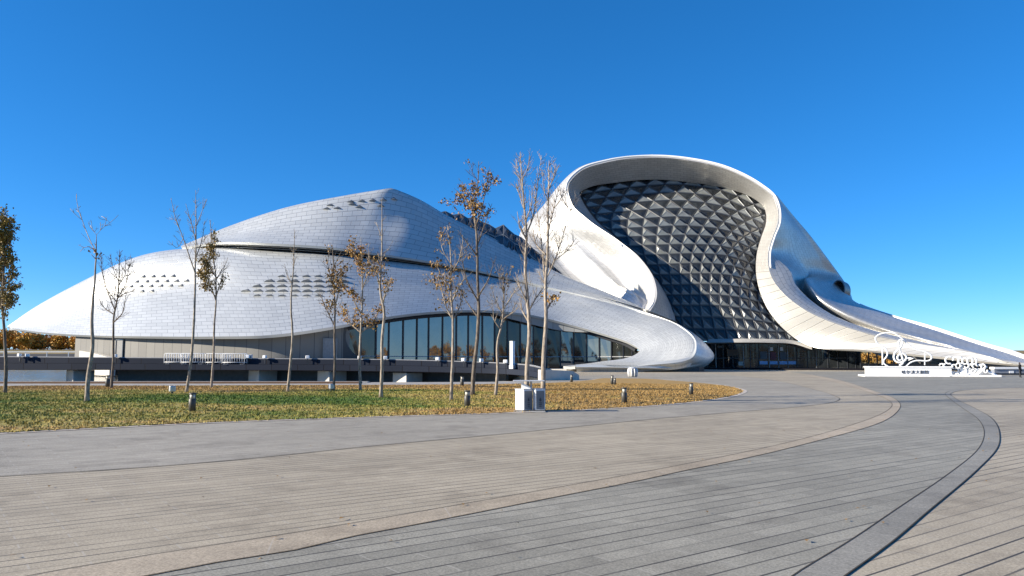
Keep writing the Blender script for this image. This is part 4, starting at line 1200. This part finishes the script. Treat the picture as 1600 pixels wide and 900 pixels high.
# recycling bins under one small roof
p = G(829, 643.5)
RB = thing('recycling_bins', 'pair of white recycling bins with grey shaded fronts under a thin flat roof', 'bin', tuple(p))
rb_s = 1.0
def bin_box(cx, cy, rz, w, d, h, icon_dx):
    R_ = Matrix.Rotation(rz, 4, 'Z'); R_.translation = Vector((cx, cy, 0))
    def tr(mb): mb.v = [tuple(R_ @ Vector(v)) for v in mb.v]; return mb
    b = tr(MB().box(-w/2, w/2, -d/2, d/2, 0.07, h, 0.02)).build('bin_body', M['white'], RB)
    tr(MB().box(-w/2+0.03, w/2-0.03, -d/2-0.012, -d/2+0.002, 0.1, h-0.05)).build('door', M['bin_grey'], b)  # grey of the front is shade put into the door colour
    m = MB(); y = -d/2-0.017
    c = [(0, 0.52), (0.045, 0.43), (0.035, 0.385), (0, 0.37), (-0.035, 0.385), (-0.045, 0.43)]
    m.add([(x, y, z) for x, z in c] + [(x*0.45, y-0.002, 0.365+(z-0.365)*0.5+0.015) for x, z in c], [tuple(range(6))], None, 0)
    for z, ww in ((0.31, 0.05), (0.25, 0.055), (0.19, 0.04)): m.box(-ww, ww, y-0.002, y, z, z+0.03)
    tr(m).build('marking', M['dark_metal'], b)
    tr(MB().box(-w/2-0.01, w/2+0.01, -d/2-0.01, d/2+0.01, h, h+0.025, 0.008)).build('lid', M['steel'], b)
    tr(MB().box(-w/2+0.02, w/2-0.02, -d/2+0.04, d/2-0.02, 0.0, 0.07)).build('plinth', M['dark_metal'], b)
bin_box(-0.235, 0.06, math.radians(43), 0.45, 0.45, 0.79, 0)
bin_box(0.30, 0.06, math.radians(12), 0.36, 0.40, 0.80, 0)
MB().tube([(0.02, 0.02, 0), (0.02, 0.02, 1.09)], 0.035, 10).build('post', M['steel'], RB)
m = MB(); m.add([(-0.33,-0.02,0.81),(0.0,-0.06,0.81),(0.0,-0.06,0.87),(-0.33,-0.02,1.04),(-0.33,0.12,0.81),(0,0.1,0.81),(0,0.1,0.87),(-0.33,0.12,1.04)], [(0,1,2,3),(5,4,7,6),(4,0,3,7),(1,5,6,2),(3,2,6,7)]); m.build('ash_hood', M['white'], RB)
MB().box(-0.62, 0.50, -0.30, 0.30, 1.08, 1.115, 0.01).build('roof', M['steel'], RB)
MB().box(-0.60, 0.52, -0.36, 0.36, -0.001, 0.045, 0.01).build('base_slab', M['stone'], RB)

# round ribbed litter bin near the nose of the building
p = G(988.5, 589); lb = thing('litter_bin', 'round pale ribbed litter bin on the paving before the pointed nose', 'bin', tuple(p))
MB().lathe([(0.0,0.02),(0.46,0.02),(0.5,0.1),(0.53,0.55),(0.5,0.9),(0.46,0.95)], n=24).build('body', M['stone'], lb)
for k in range(10):
    a = 2*math.pi*k/10; c_, s_ = math.cos(a), math.sin(a); MB().tube([(0.5*c_,0.5*s_,0.08),(0.56*c_,0.56*s_,0.55),(0.5*c_,0.5*s_,0.93)], 0.05, 6).build('rib', M['white'], lb)
MB().lathe([(0.5,0.95),(0.5,1.0),(0.2,1.1),(0.0,1.12)], n=24).build('lid', M['steel'], lb)

# piano and clef sculpture
SY = 90.0
def zp(zx, zy, y=SY): return P(1340+zx/11.25, 510+zy/11.25, y)
p0 = G(1405, 588.3)
SC = thing('piano_sculpture', 'white wire outline of a grand piano with a treble clef on a white stepped base', 'sculpture', tuple(p0))
SY = p0[1]
con = [(352,215),(375,170),(430,135),(500,117),(580,113),(650,125),(720,163),(800,240),(890,335),(1000,410),(1140,450),(1215,495),(1242,545),(1215,590),(1150,608),(1060,600),(980,605),(910,635),(850,690),(795,745),(715,762),(630,742),(545,695),(488,640),(490,595),(530,540),(548,485),(525,405),(455,340),(385,292)]
w_ = np.array([zp(a, b, SY-0.1) for a, b in con]); w_ = res(np.concatenate([w_, w_[:1]]), 120)[:-1]
MB().tube(w_, 0.085, 8, closed=True).build('piano_outline', M['lip'], SC, world=True)
for zx, y0_ in ((465,372),(1130,478)):
    MB().tube([zp(zx, y0_, SY), zp(zx, 680, SY)], 0.07, 8).build('support', M['lip'], SC, world=True)
cl = [(745,690),(800,640),(790,560),(765,470),(735,380),(728,300),(745,245),(775,240),(785,290),(770,350),(720,410),(670,470),(655,540),(680,605),(740,635),(810,615),(850,560),(835,500),(785,475),(735,500),(712,555),(735,595),(770,590)]
c_w = res(np.array([zp(a, b, SY-0.25) for a, b in cl]), 90)
MB().tube(c_w, 0.11, 8).build('treble_clef', M['lip'], SC, world=True)
MB().tube([zp(850,555,SY-0.2), zp(965,562,SY-0.2), zp(880,595,SY-0.2)], [0.12, 0.1, 0.06], 8).build('keyboard_arm', M['lip'], SC, world=True)
a_ = P(1361, 571, SY); b_ = P(1475, 571, SY)
MB().box(a_[0], b_[0], SY-0.5, SY+1.8, 0.2, a_[2]-0.25, 0.02).build('base_block', M['white'], SC, world=True)
MB().box(a_[0]-0.1, b_[0]+0.1, SY-0.6, SY+1.9, a_[2]-0.25, a_[2]-0.1, 0.02).build('base_top', M['lip'], SC, world=True)
a2 = P(1352, 571, SY); MB().box(a2[0], b_[0]-0.4, SY-1.3, SY+2.2, 0.0, 0.2, 0.02).build('base_step', M['white'], SC, world=True)
# dark lettering on the base
tc = bpy.data.curves.new('lettering', 'FONT'); tc.body = '\u54c8\u5c14\u6ee8\u5927\u5267\u9662'; tc.size = 0.46; tc.extrude = 0.02; tc.align_x = 'LEFT'; tc.space_character = 1.08
to = bpy.data.objects.new('lettering', tc); link(to)
dg = bpy.context.evaluated_depsgraph_get(); tm = bpy.data.meshes.new_from_object(to.evaluated_get(dg)); bpy.data.objects.remove(to)
tm.materials.clear(); tm.materials.append(M['dark_metal'])
to = bpy.data.objects.new('lettering', tm); link(to); to.parent = SC
la = P(1410, 583.8, SY-0.55); to.location = Vector(la) - SC.location; to.location.y = -0.53; to.rotation_euler = (math.radians(90), 0, 0)

SC.rotation_euler = (0, 0, -0.22); SC.scale = (1.03, 1, 1)
# second sculpture: a tangle of white scrolls and rings
p1 = G(1512, 588.8); SY2 = p1[1]
S2 = thing('scroll_sculpture', 'tangled white scroll sculpture of rings and hooks right of the piano sculpture', 'sculpture', tuple(p1))
def z2(zx, zy, y=None): return P(1460+zx/11.25, 530+zy/11.25, SY2 if y is None else y)
def ringpx(zx, zy, rx, ry, a0, a1, n=18, y=None): return np.array([z2(zx+rx*math.cos(t), zy+ry*math.sin(t), y) for t in np.linspace(a0, a1, n)])
m = MB(); rs = np.random.RandomState(3)
for zx, zy, rx, ry, a0, a1 in ((290,370,55,62,-5.2,-0.9),(395,370,42,60,-3.3,0.6),(470,380,30,52,0.2,5.8),(540,385,40,52,-4.9,0.4),(620,385,42,60,-2.7,2.9),(690,390,30,55,-1.5,2.2),(430,330,50,20,-3.1,0)):
    m.tube(ringpx(zx, zy, rx, ry, a0, a1), 0.10, 6)
m.build('upper_scroll', M['lip'], S2, world=True)
for row, (zy, n, x0, x1, r_) in enumerate(((475,11,185,830,38),(560,11,185,880,36),(620,10,190,620,30))):
    for k in range(n):
        zx = x0+(x1-x0)*k/(n-1); a = rs.uniform(0, 6.28); sp_ = rs.uniform(3.6, 6.2); y = SY2 + rs.uniform(-0.35, 0.35)
        m = MB(); m.tube(ringpx(zx, zy+rs.uniform(-14, 14), r_*rs.uniform(0.7, 1.1), r_*rs.uniform(0.8, 1.2), a, a+sp_, 14, y), 0.085, 6); m.build('ring', M['lip'], S2, world=True)
m = MB(); m.tube([z2(690,650), z2(800,560), z2(870,480), z2(820,440), z2(770,470)], 0.14, 8); m.tube([z2(880,560), z2(960,600), z2(1030,640)], 0.15, 8); m.build('hook', M['lip'], S2, world=True)
m = MB(); a_ = z2(150, 600); b_ = z2(1090, 600); m.box(a_[0], b_[0], SY2-0.5, SY2+0.7, 0, 0.22, 0.05)
m.build('base', M['white'], S2, world=True)
m = MB(); a_ = z2(480, 600); b_ = z2(800, 600); m.box(a_[0], b_[0], SY2+0.1, SY2+0.6, 0.22, 0.95, 0.05); m.build('back_panel', M['white'], S2, world=True)

S2.rotation_euler = (0, 0, -0.30)
# low wall at the right end
p2 = P(1555, 580, 99); LWt = thing('low_wall', 'low wall with its front coloured as blue-grey shade and a white coping at the right edge of the plaza', 'wall', (p2[0], 99, 0))
x0_, x1_ = p2[0], P(1760, 580, 99)[0]; zt_ = P(1560, 573.5, 99)[2]
MB().box(x0_, x1_, 99.15, 99.9, 0.25, zt_-0.28).build('wall_face', plain('wall_face_shade', (0.22, 0.24, 0.28), 0.6), LWt, world=True)  # blue-grey shade of the front put into the face colour
MB().box(x0_-0.1, x1_, 99.0, 100.0, zt_-0.28, zt_, 0.02).build('coping', M['white'], LWt, world=True)
MB().box(x0_-0.05, x1_, 99.05, 99.95, 0.0, 0.25, 0.02).build('footing', M['dark_metal'], LWt, world=True)
a_ = P(1577, 579.5, 99.1); b_ = P(1584.5, 586, 99.1); MB().box(a_[0], b_[0], 99.1, 99.15, b_[2], a_[2]).build('notice_plate', M['white'], LWt, world=True)

# ================================================================== PERSON
def skin_body(name, joints, edges, rad, mat, parent, lvl=1):
    me = bpy.data.meshes.new(name); me.from_pydata(joints, edges, []); me.materials.append(mat); me.update()
    o = bpy.data.objects.new(name, me); link(o)
    sk_ = o.modifiers.new('skin', 'SKIN'); sk_.use_smooth_shade = True
    for i, r in enumerate(rad): me.skin_vertices[0].data[i].radius = (r, r) if np.isscalar(r) else r
    me.skin_vertices[0].data[0].use_root = True
    ss = o.modifiers.new('sub', 'SUBSURF'); ss.levels = lvl; ss.render_levels = lvl
    o.parent = parent; return o
pp = G(1594.5, 590)
PE = thing('person', 'person in dark clothes standing at the right edge by the low wall', 'person', tuple(pp), rz=0.5)
H = 1.62/1.7
J = [(0,0,0.93),(0,0,1.10),(0,0.01,1.30),(0,0.0,1.43),(0,-0.01,1.50),(0,-0.015,1.60),(0,-0.015,1.70),
     (-0.17,0,1.40),(-0.22,0.02,1.13),(-0.23,-0.05,0.90),(0.17,0,1.40),(0.22,0.02,1.13),(0.23,-0.05,0.90),
     (-0.09,0,0.88),(-0.10,-0.01,0.50),(-0.11,0.03,0.09),(-0.12,-0.10,0.04),(0.09,0,0.88),(0.11,-0.02,0.50),(0.12,0.04,0.09),(0.13,-0.09,0.04)]
E = [(0,1),(1,2),(2,3),(3,4),(4,5),(5,6),(3,7),(7,8),(8,9),(3,10),(10,11),(11,12),(0,13),(13,14),(14,15),(15,16),(0,17),(17,18),(18,19),(19,20)]
Rr = [0.145,0.14,0.16,0.10,0.055,0.095,0.075,0.075,0.05,0.035,0.075,0.05,0.035,0.095,0.065,0.045,0.04,0.095,0.065,0.045,0.04]
for s_ in (-1, 1):
    wr = 9 if s_ < 0 else 12; b = len(J)
    J.append((s_*0.235,-0.065,0.84)); E.append((wr, b)); Rr.append(0.035)
    for k, (dy, ln) in enumerate(((-0.035,0.075),(-0.012,0.085),(0.012,0.08),(0.034,0.065))):
        i = len(J); J.append((s_*0.235,-0.065+dy,0.80)); J.append((s_*0.225,-0.065+dy*1.1,0.80-ln)); E += [(b, i), (i, i+1)]; Rr += [0.011, 0.008]
    i = len(J); J.append((s_*0.215,-0.115,0.83)); J.append((s_*0.205,-0.13,0.785)); E += [(b, i), (i, i+1)]; Rr += [0.012, 0.009]
J = [(x*H, y*H, z*H) for x, y, z in J]; Rr = [r*H for r in Rr]
M['cloth'] = plain('dark_clothes', (0.022, 0.022, 0.027), 0.85); M['skin'] = plain('skin', (0.42, 0.26, 0.19), 0.6, var=0.05); M['hair'] = plain('black_hair', (0.012, 0.010, 0.009), 0.6)
body = skin_body('body', J, E, Rr, M['cloth'], PE, 1)
face = MB(); face.lathe([(0.0,-0.12),(0.05,-0.10),(0.074,-0.04),(0.08,0.02),(0.07,0.07),(0.03,0.10),(0,0.105)], n=14, smooth=True)
face.v = [(x*0.92, y*1.0, z) for x, y, z in face.v]
face.add([(-0.012,-0.078,0.005),(0.012,-0.078,0.005),(0.0,-0.102,-0.022),(0.0,-0.075,0.03)], [(0,1,2),(0,2,3),(1,3,2)])
fo = face.build('head', M['skin'], PE); fo.location = (0, -0.018*H, 1.605*H)
hr = MB(); hr.lathe([(0.086,-0.05),(0.09,0.02),(0.08,0.08),(0.04,0.115),(0,0.12)], n=14); ho = hr.build('hair', M['hair'], PE); ho.location = (0, 0.006*H, 1.608*H)

# a few dry leaves blown over the paving
mb = MB(); rl = np.random.RandomState(9)
for k in range(130):
    y = rl.uniform(7, 30); x = rl.uniform(-0.7, 0.7)*y; a = rl.rand()*6.28; l_ = rl.uniform(0.02, 0.05)
    if inside(lawn_pts, x, y): continue
    c_, s_ = math.cos(a), math.sin(a); z = 0.022
    mb.add([(x-c_*l_, y-s_*l_, z), (x-s_*l_*.5, y+c_*l_*.5, z+0.015), (x+c_*l_, y+s_*l_, z+0.004), (x+s_*l_*.5, y-c_*l_*.5, z+0.01)], [(0,3,1),(1,3,2)])
o = mb.build('fallen_leaves', M['leaf_brown']); o['kind'] = 'stuff'; tag(o, 'few small dry leaves blown across the paving', 'leaves')

# ================================================================== TREES
def make_tree(name, label, trunk, limbs, r0, bark, twigs=1.0, leaf=None, seed=0, group='young street trees on the lawn', twig_len=0.7):
    rg = np.random.RandomState(seed)
    p0 = ground_at(*trunk[0]); Y0 = p0[1]
    t = thing(name, label, 'tree', tuple(p0), group=group)
    def lift(pts, y_start, spread):
        y = y_start; out = []; dr = rg.uniform(-1, 1)*spread
        for k, (u, v) in enumerate(pts):
            if k: y += dr*math.hypot(u-pts[k-1][0], v-pts[k-1][1])*Y0/F + rg.normal()*0.03
            out.append(P(u, v, y))
        return np.array(out)
    def fine(w, step=0.25):
        L = np.linalg.norm(np.diff(w, axis=0), axis=1).sum(); n = max(4, int(L/step)+2)
        f = res(w, n); j = rg.normal(size=f.shape)*0.012; j[0] = 0; j[:, 2] *= 0.3
        return f + np.cumsum(j, 0)*0.35
    tw = fine(lift(trunk, Y0, 0.02)); tw[0] = p0 + np.array((0, 0, -0.08))
    n = len(tw); s = np.linspace(0, 1, n)
    r0 *= 0.8; rad = r0*(1-s)**0.8*0.92 + 0.010; rad[0] *= 1.25
    mbt = MB(); mbt.tube(tw, rad, 8)
    mb = MB() if len(limbs) > 3 else mbt; mbl = MB()
    tu, tv = proj(tw)
    paths = []
    for lim in limbs:
        k = int(np.argmin((tu-lim[0][0])**2 + (tv-lim[0][1])**2)); best = ((tu[k]-lim[0][0])**2 + (tv[k]-lim[0][1])**2)
        base = tw[k]; rb = rad[k]
        for (w2, r2) in paths:
            uu, vv_ = proj(w2); k2 = int(np.argmin((uu-lim[0][0])**2 + (vv_-lim[0][1])**2)); d2_ = (uu[k2]-lim[0][0])**2 + (vv_[k2]-lim[0][1])**2
            if d2_ < best-4: best = d2_; base = w2[k2]; rb = r2[k2]
        w = lift([lim[0]] + list(lim[1:]), base[1], 0.6); w[0] = base
        w = fine(w); rr = np.linspace(min(rb*0.75, 0.042), 0.009, len(w)); paths.append((w, rr))
        mb.tube(w, rr, 6)
    # twigs along the upper trunk and the limbs
    vmin = min(proj(tw)[1].min(), min([proj(w)[1].min() for w, _ in paths] or [9999]))
    fork_v = max([l[0][1] for l in limbs] or [trunk[-1][1]+60])
    tops = [(w, r) for w, r in paths]
    kf = int(np.argmin(np.abs(tv-fork_v))); tops.append((tw[kf:], rad[kf:]))
    ends = []
    for w, r in tops:
        L = np.linalg.norm(np.diff(w, axis=0), axis=1).sum(); m_ = int(L*6.5*twigs*rg.uniform(0.8, 1.2))
        for q in range(m_):
            f = rg.uniform(0.12, 1.0); k = min(len(w)-2, int(f*(len(w)-1))); p = w[k]; d = w[k+1]-w[k]; d /= max(np.linalg.norm(d), 1e-6)
            o_ = rg.normal(size=3); o_ -= d*o_.dot(d); o_ /= np.linalg.norm(o_)
            v_ = d*rg.uniform(0.35, 0.9) + o_*rg.uniform(0.45, 0.9) + np.array((0, 0, 0.35)); v_ /= np.linalg.norm(v_)
            ln = twig_len*rg.uniform(0.45, 1.15)*(1.15-0.6*f)
            mid = p + v_*ln*0.55 + rg.normal(size=3)*0.02; v2 = v_ + np.array((0, 0, 0.35)) + rg.normal(size=3)*0.12; v2 /= np.linalg.norm(v2)
            e = mid + v2*ln*0.5; mb.tube([p, mid, e], [0.011, 0.008, 0.005], 4, caps=False); ends.append((mid, v2)); ends.append((e, v2))
            for h_ in range(rg.randint(0, 3)):
                v3 = v2 + rg.normal(size=3)*0.5; v3 /= np.linalg.norm(v3); q0 = mid + (e-mid)*rg.uniform(0, 0.7); e2 = q0 + v3*ln*0.38
                mb.tube([q0, e2], [0.007, 0.004], 4, caps=False); ends.append((e2, v3))
    if leaf:
        mat, v0, v1, dens, clump, extra = leaf
        nl = 0
        for e, v_ in ends:
            u_, vv_ = proj(e)
            if not (v0 <= vv_ <= v1): continue
            edge_f = min(1, (vv_-v0+6)/14.0, (v1-vv_+10)/26.0)
            if noise.noise((e[0]*1.1, e[1]*1.1, e[2]*1.1+seed)) < (0.5-clump)*0.5: continue
            for q in range(rg.poisson(1.6*dens*max(0.15, edge_f))):
                p = e + rg.normal(size=3)*np.array((0.10, 0.10, 0.09)) - np.array((0, 0, 0.04))
                d = rg.normal(size=3)*0.7 + np.array((0, 0, -0.75)); d /= np.linalg.norm(d); b = np.cross(d, rg.normal(size=3)); b /= np.linalg.norm(b)
                l_ = rg.uniform(0.08, 0.165); w_2 = l_*rg.uniform(0.28, 0.45); nrm_ = np.cross(d, b)*l_*0.18
                mbl.add([p, p+d*l_*0.45+b*w_2+nrm_, p+d*l_, p+d*l_*0.45-b*w_2+nrm_], [(0,1,2),(0,2,3)]); nl += 1
    to = mbt.build('trunk', bark, t, world=True); mb is not mbt and mb.build('branches', bark, t, world=True)
    if leaf and mbl.v: mbl.build('leaves', leaf[0], t, world=True)
    return t
BK, BD = M['bark'], M['bark_dark']
make_tree('young_tree', 'slim tree with dense olive leaves at the left edge of the lawn', [(8,614),(9,560),(7,520),(3,480),(5,430),(6,380),(5,330)],
  [[(3,490),(-4,440),(-8,400)],[(5,450),(14,425),(19,398)],[(6,390),(-6,360),(-6,335)],[(5,410),(13,370),(15,340)],[(4,470),(14,462),(20,445)],[(5,400),(-5,385),(-12,375)],[(5,440),(16,440),(21,425)],[(5,500),(10,480),(13,460)]], 0.11, BD, 1.5, (M['leaf_olive'], 320, 500, 7.0, 0.75, 0), 1)
make_tree('bare_tree', 'tall bare forked tree with a long left limb and a hooked right limb', [(136,627),(138,592),(146,540),(145,500),(150,440),(152,405),(153,367)],
  [[(150,398),(140,374),(129,346),(122,325),(119,304)],[(153,367),(164,353),(175,346),(185,336)],[(151,400),(139,385),(132,386),(125,393)],[(153,371),(146,360),(141,352)],[(128,345),(118,335),(110,326)],[(150,405),(142,397)],[(168,350),(163,340),(159,338)]], 0.115, BK, 0.55, (M['leaf_brown'], 384, 398, 2.0, 0.9, 0), 2, twig_len=0.45)
make_tree('bare_tree', 'short bare bushy tree right of the tall forked tree', [(174,607),(177,570),(178,530),(179,492),(184,466),(186,435),(187,390)],
  [[(179,494),(168,485),(159,476),(154,462)],[(180,482),(170,460),(161,432),(157,397)],[(183,466),(195,446),(201,418),(206,402)],[(179,502),(190,490),(196,462)],[(186,440),(177,420),(172,398)],[(187,450),(195,430),(196,402)],[(183,470),(168,454),(156,441)],[(184,466),(192,460),(210,455)]], 0.105, BD, 1.9, (M['leaf_brown'], 385, 450, 0.12, 0.6, 0), 3, twig_len=0.75)
make_tree('bare_tree', 'tall bare tree leaning left over the crowd barriers', [(291,613),(297,575),(301,530),(304,480),(305,432),(306,375),(306,340),(306,297)],
  [[(305,430),(296,402),(286,372),(275,345),(267,310)],[(306,405),(316,374),(320,345)],[(306,374),(298,345),(290,318)],[(306,352),(316,330),(324,311)],[(287,376),(276,387),(263,377)],[(281,362),(275,345),(264,340)]], 0.10, BK, 1.0, None, 4, twig_len=0.6)
make_tree('young_tree', 'small tree with olive yellow leaves just right of the barriers trunk', [(330,606),(333,560),(334,510),(337,466),(336,430),(331,390),(328,345)],
  [[(336,468),(326,440),(318,415),(308,395)],[(337,466),(345,440),(350,420),(355,405)],[(335,432),(322,408),(314,385)],[(332,402),(335,382),(331,364)],[(333,420),(318,425),(308,430)],[(336,440),(346,422),(353,412)],[(330,395),(320,378),(320,366)],[(336,465),(322,448),(314,445)]], 0.095, BK, 1.3, (M['leaf_olive'], 360, 456, 4.6, 0.55, 0), 5)
make_tree('bare_tree', 'very thin bare pole of a tree with short twigs before the white shell', [(449,612),(453,570),(456,520),(454,480),(455,455),(458,420),(459,358)],
  [[(455,445),(448,428),(445,412)],[(458,415),(463,400)],[(458,400),(454,385)]], 0.09, BK, 1.3, None, 6, twig_len=0.3)
make_tree('young_tree', 'thin tree with dark brown leaves left of the orange leaved tree', [(521,611),(523,570),(523,520),(523,470),(521,420),(520,382)],
  [[(523,508),(513,490),(505,472),(499,455)],[(523,482),(530,450),(535,420)],[(522,442),(512,414),(514,390)],[(522,450),(534,430),(541,412)],[(505,472),(498,466)],[(521,415),(530,400),(534,392)]], 0.09, BD, 1.0, (M['leaf_brown'], 382, 505, 3.2, 0.5, 0), 7)
make_tree('young_tree', 'tree with orange brown leaves and low wide forked limbs', [(563,610),(562,570),(564,522),(566,480),(566,430),(564,370)],
  [[(564,522),(549,506),(538,491),(531,478)],[(564,522),(578,508),(589,492),(594,470)],[(564,492),(553,470),(554,440)],[(566,452),(578,424),(592,405)],[(565,422),(553,397),(552,374)],[(566,440),(576,402),(575,380)],[(594,470),(604,460),(608,440)],[(553,460),(543,455),(537,446)]], 0.095, BK, 1.1, (M['leaf_gold'], 366, 512, 3.2, 0.45, 0), 8)
make_tree('young_tree', 'tall thin tree with few brown leaves right of the orange leaved tree', [(595,621),(597,570),(597,530),(600,482),(595,460),(597,400),(597,312)],
  [[(596,452),(585,422),(572,402)],[(597,372),(588,347)],[(597,400),(611,388)],[(597,472),(606,447),(613,432)],[(597,350),(604,338)],[(585,422),(575,425),(568,418)]], 0.10, BK, 0.75, (M['leaf_brown'], 395, 470, 1.6, 0.35, 0), 9, twig_len=0.55)
make_tree('young_tree', 'slim tree with sparse dry brown leaves left of the tallest leafy tree', [(705,625),(706,580),(707,540),(707,500),(704,450),(703,400),(698,352)],
  [[(707,500),(697,480),(689,450),(683,430)],[(707,502),(718,480),(725,455)],[(704,452),(690,430),(680,410)],[(704,432),(718,402),(723,375)],[(703,412),(690,385),(690,362)],[(706,472),(716,450),(730,430)],[(690,450),(680,445),(674,432)],[(718,402),(728,392),(732,380)]], 0.085, BK, 1.35, (M['leaf_brown'], 352, 480, 1.3, 0.5, 0), 10)
make_tree('young_tree', 'tall tree with dark brown leaf clumps at its top, left of the bare pair', [(738,617),(741,575),(746,530),(748,480),(746,430),(745,380),(743,350),(740,320),(746,285),(747,252)],
  [[(743,350),(735,322),(723,305),(712,298)],[(744,355),(752,332),(758,300),(765,260)],[(740,322),(732,300),(722,285)],[(747,472),(731,442),(721,402),(716,382)],[(748,462),(765,432),(773,405)],[(746,402),(729,377),(716,360)],[(747,492),(729,472),(719,456)],[(745,382),(757,352),(769,318)],[(758,300),(770,285),(776,275)],[(746,285),(738,270),(737,258)],[(723,305),(712,315),(706,328)]], 0.13, BD, 1.0, (M['leaf_brown'], 248, 345, 3.4, 0.45, 0), 11)
make_tree('bare_tree', 'short bare tree with spreading twigs before the lobby glass', [(774,618),(777,580),(777,540),(786,500),(788,460),(787,420)],
  [[(786,492),(775,470),(767,445)],[(787,482),(800,462),(815,440)],[(780,518),(772,500),(771,480)],[(786,502),(800,488),(807,470)],[(788,456),(780,436),(783,415)],[(788,452),(797,430),(800,415)],[(775,470),(768,475),(760,470)]], 0.095, BK, 1.6, (M['leaf_brown'], 400, 470, 0.12, 0.5, 0), 12)
make_tree('bare_tree', 'left one of two very tall bare trees behind the recycling bins', [(822,629),(824,580),(828,520),(826,470),(822,420),(824,370),(819,310),(814,238)],
  [[(824,368),(832,342),(838,302),(842,268),(846,242)],[(823,332),(814,312),(806,288)],[(820,302),(811,272),(807,248)],[(819,282),(826,258),(829,244)],[(826,472),(812,446),(806,425)],[(826,482),(840,462),(852,446)],[(826,502),(815,482),(812,466)],[(824,372),(812,352),(808,330)],[(823,345),(830,320),(832,296)]], 0.125, BK, 1.75, None, 13, twig_len=0.75)
make_tree('bare_tree', 'right one of two very tall bare trees behind the bins, with slanting right limb', [(848,631),(849,560),(853,500),(852,450),(855,400),(856,340),(857,300),(858,250)],
  [[(855,470),(850,422),(846,372),(840,332),(836,290)],[(855,442),(868,402),(880,366),(890,332),(903,305)],[(866,412),(885,393),(901,372)],[(856,362),(866,322),(873,290)],[(852,402),(838,382),(832,356)],[(853,482),(862,472),(868,462)],[(857,320),(850,295),(849,268)],[(857,300),(865,275),(868,255)],[(866,322),(876,310),(881,296)],[(890,332),(884,318),(886,300)]], 0.125, BK, 1.7, (M['leaf_gold'], 455, 482, 3.0, 0.9, 0), 14, twig_len=0.75)
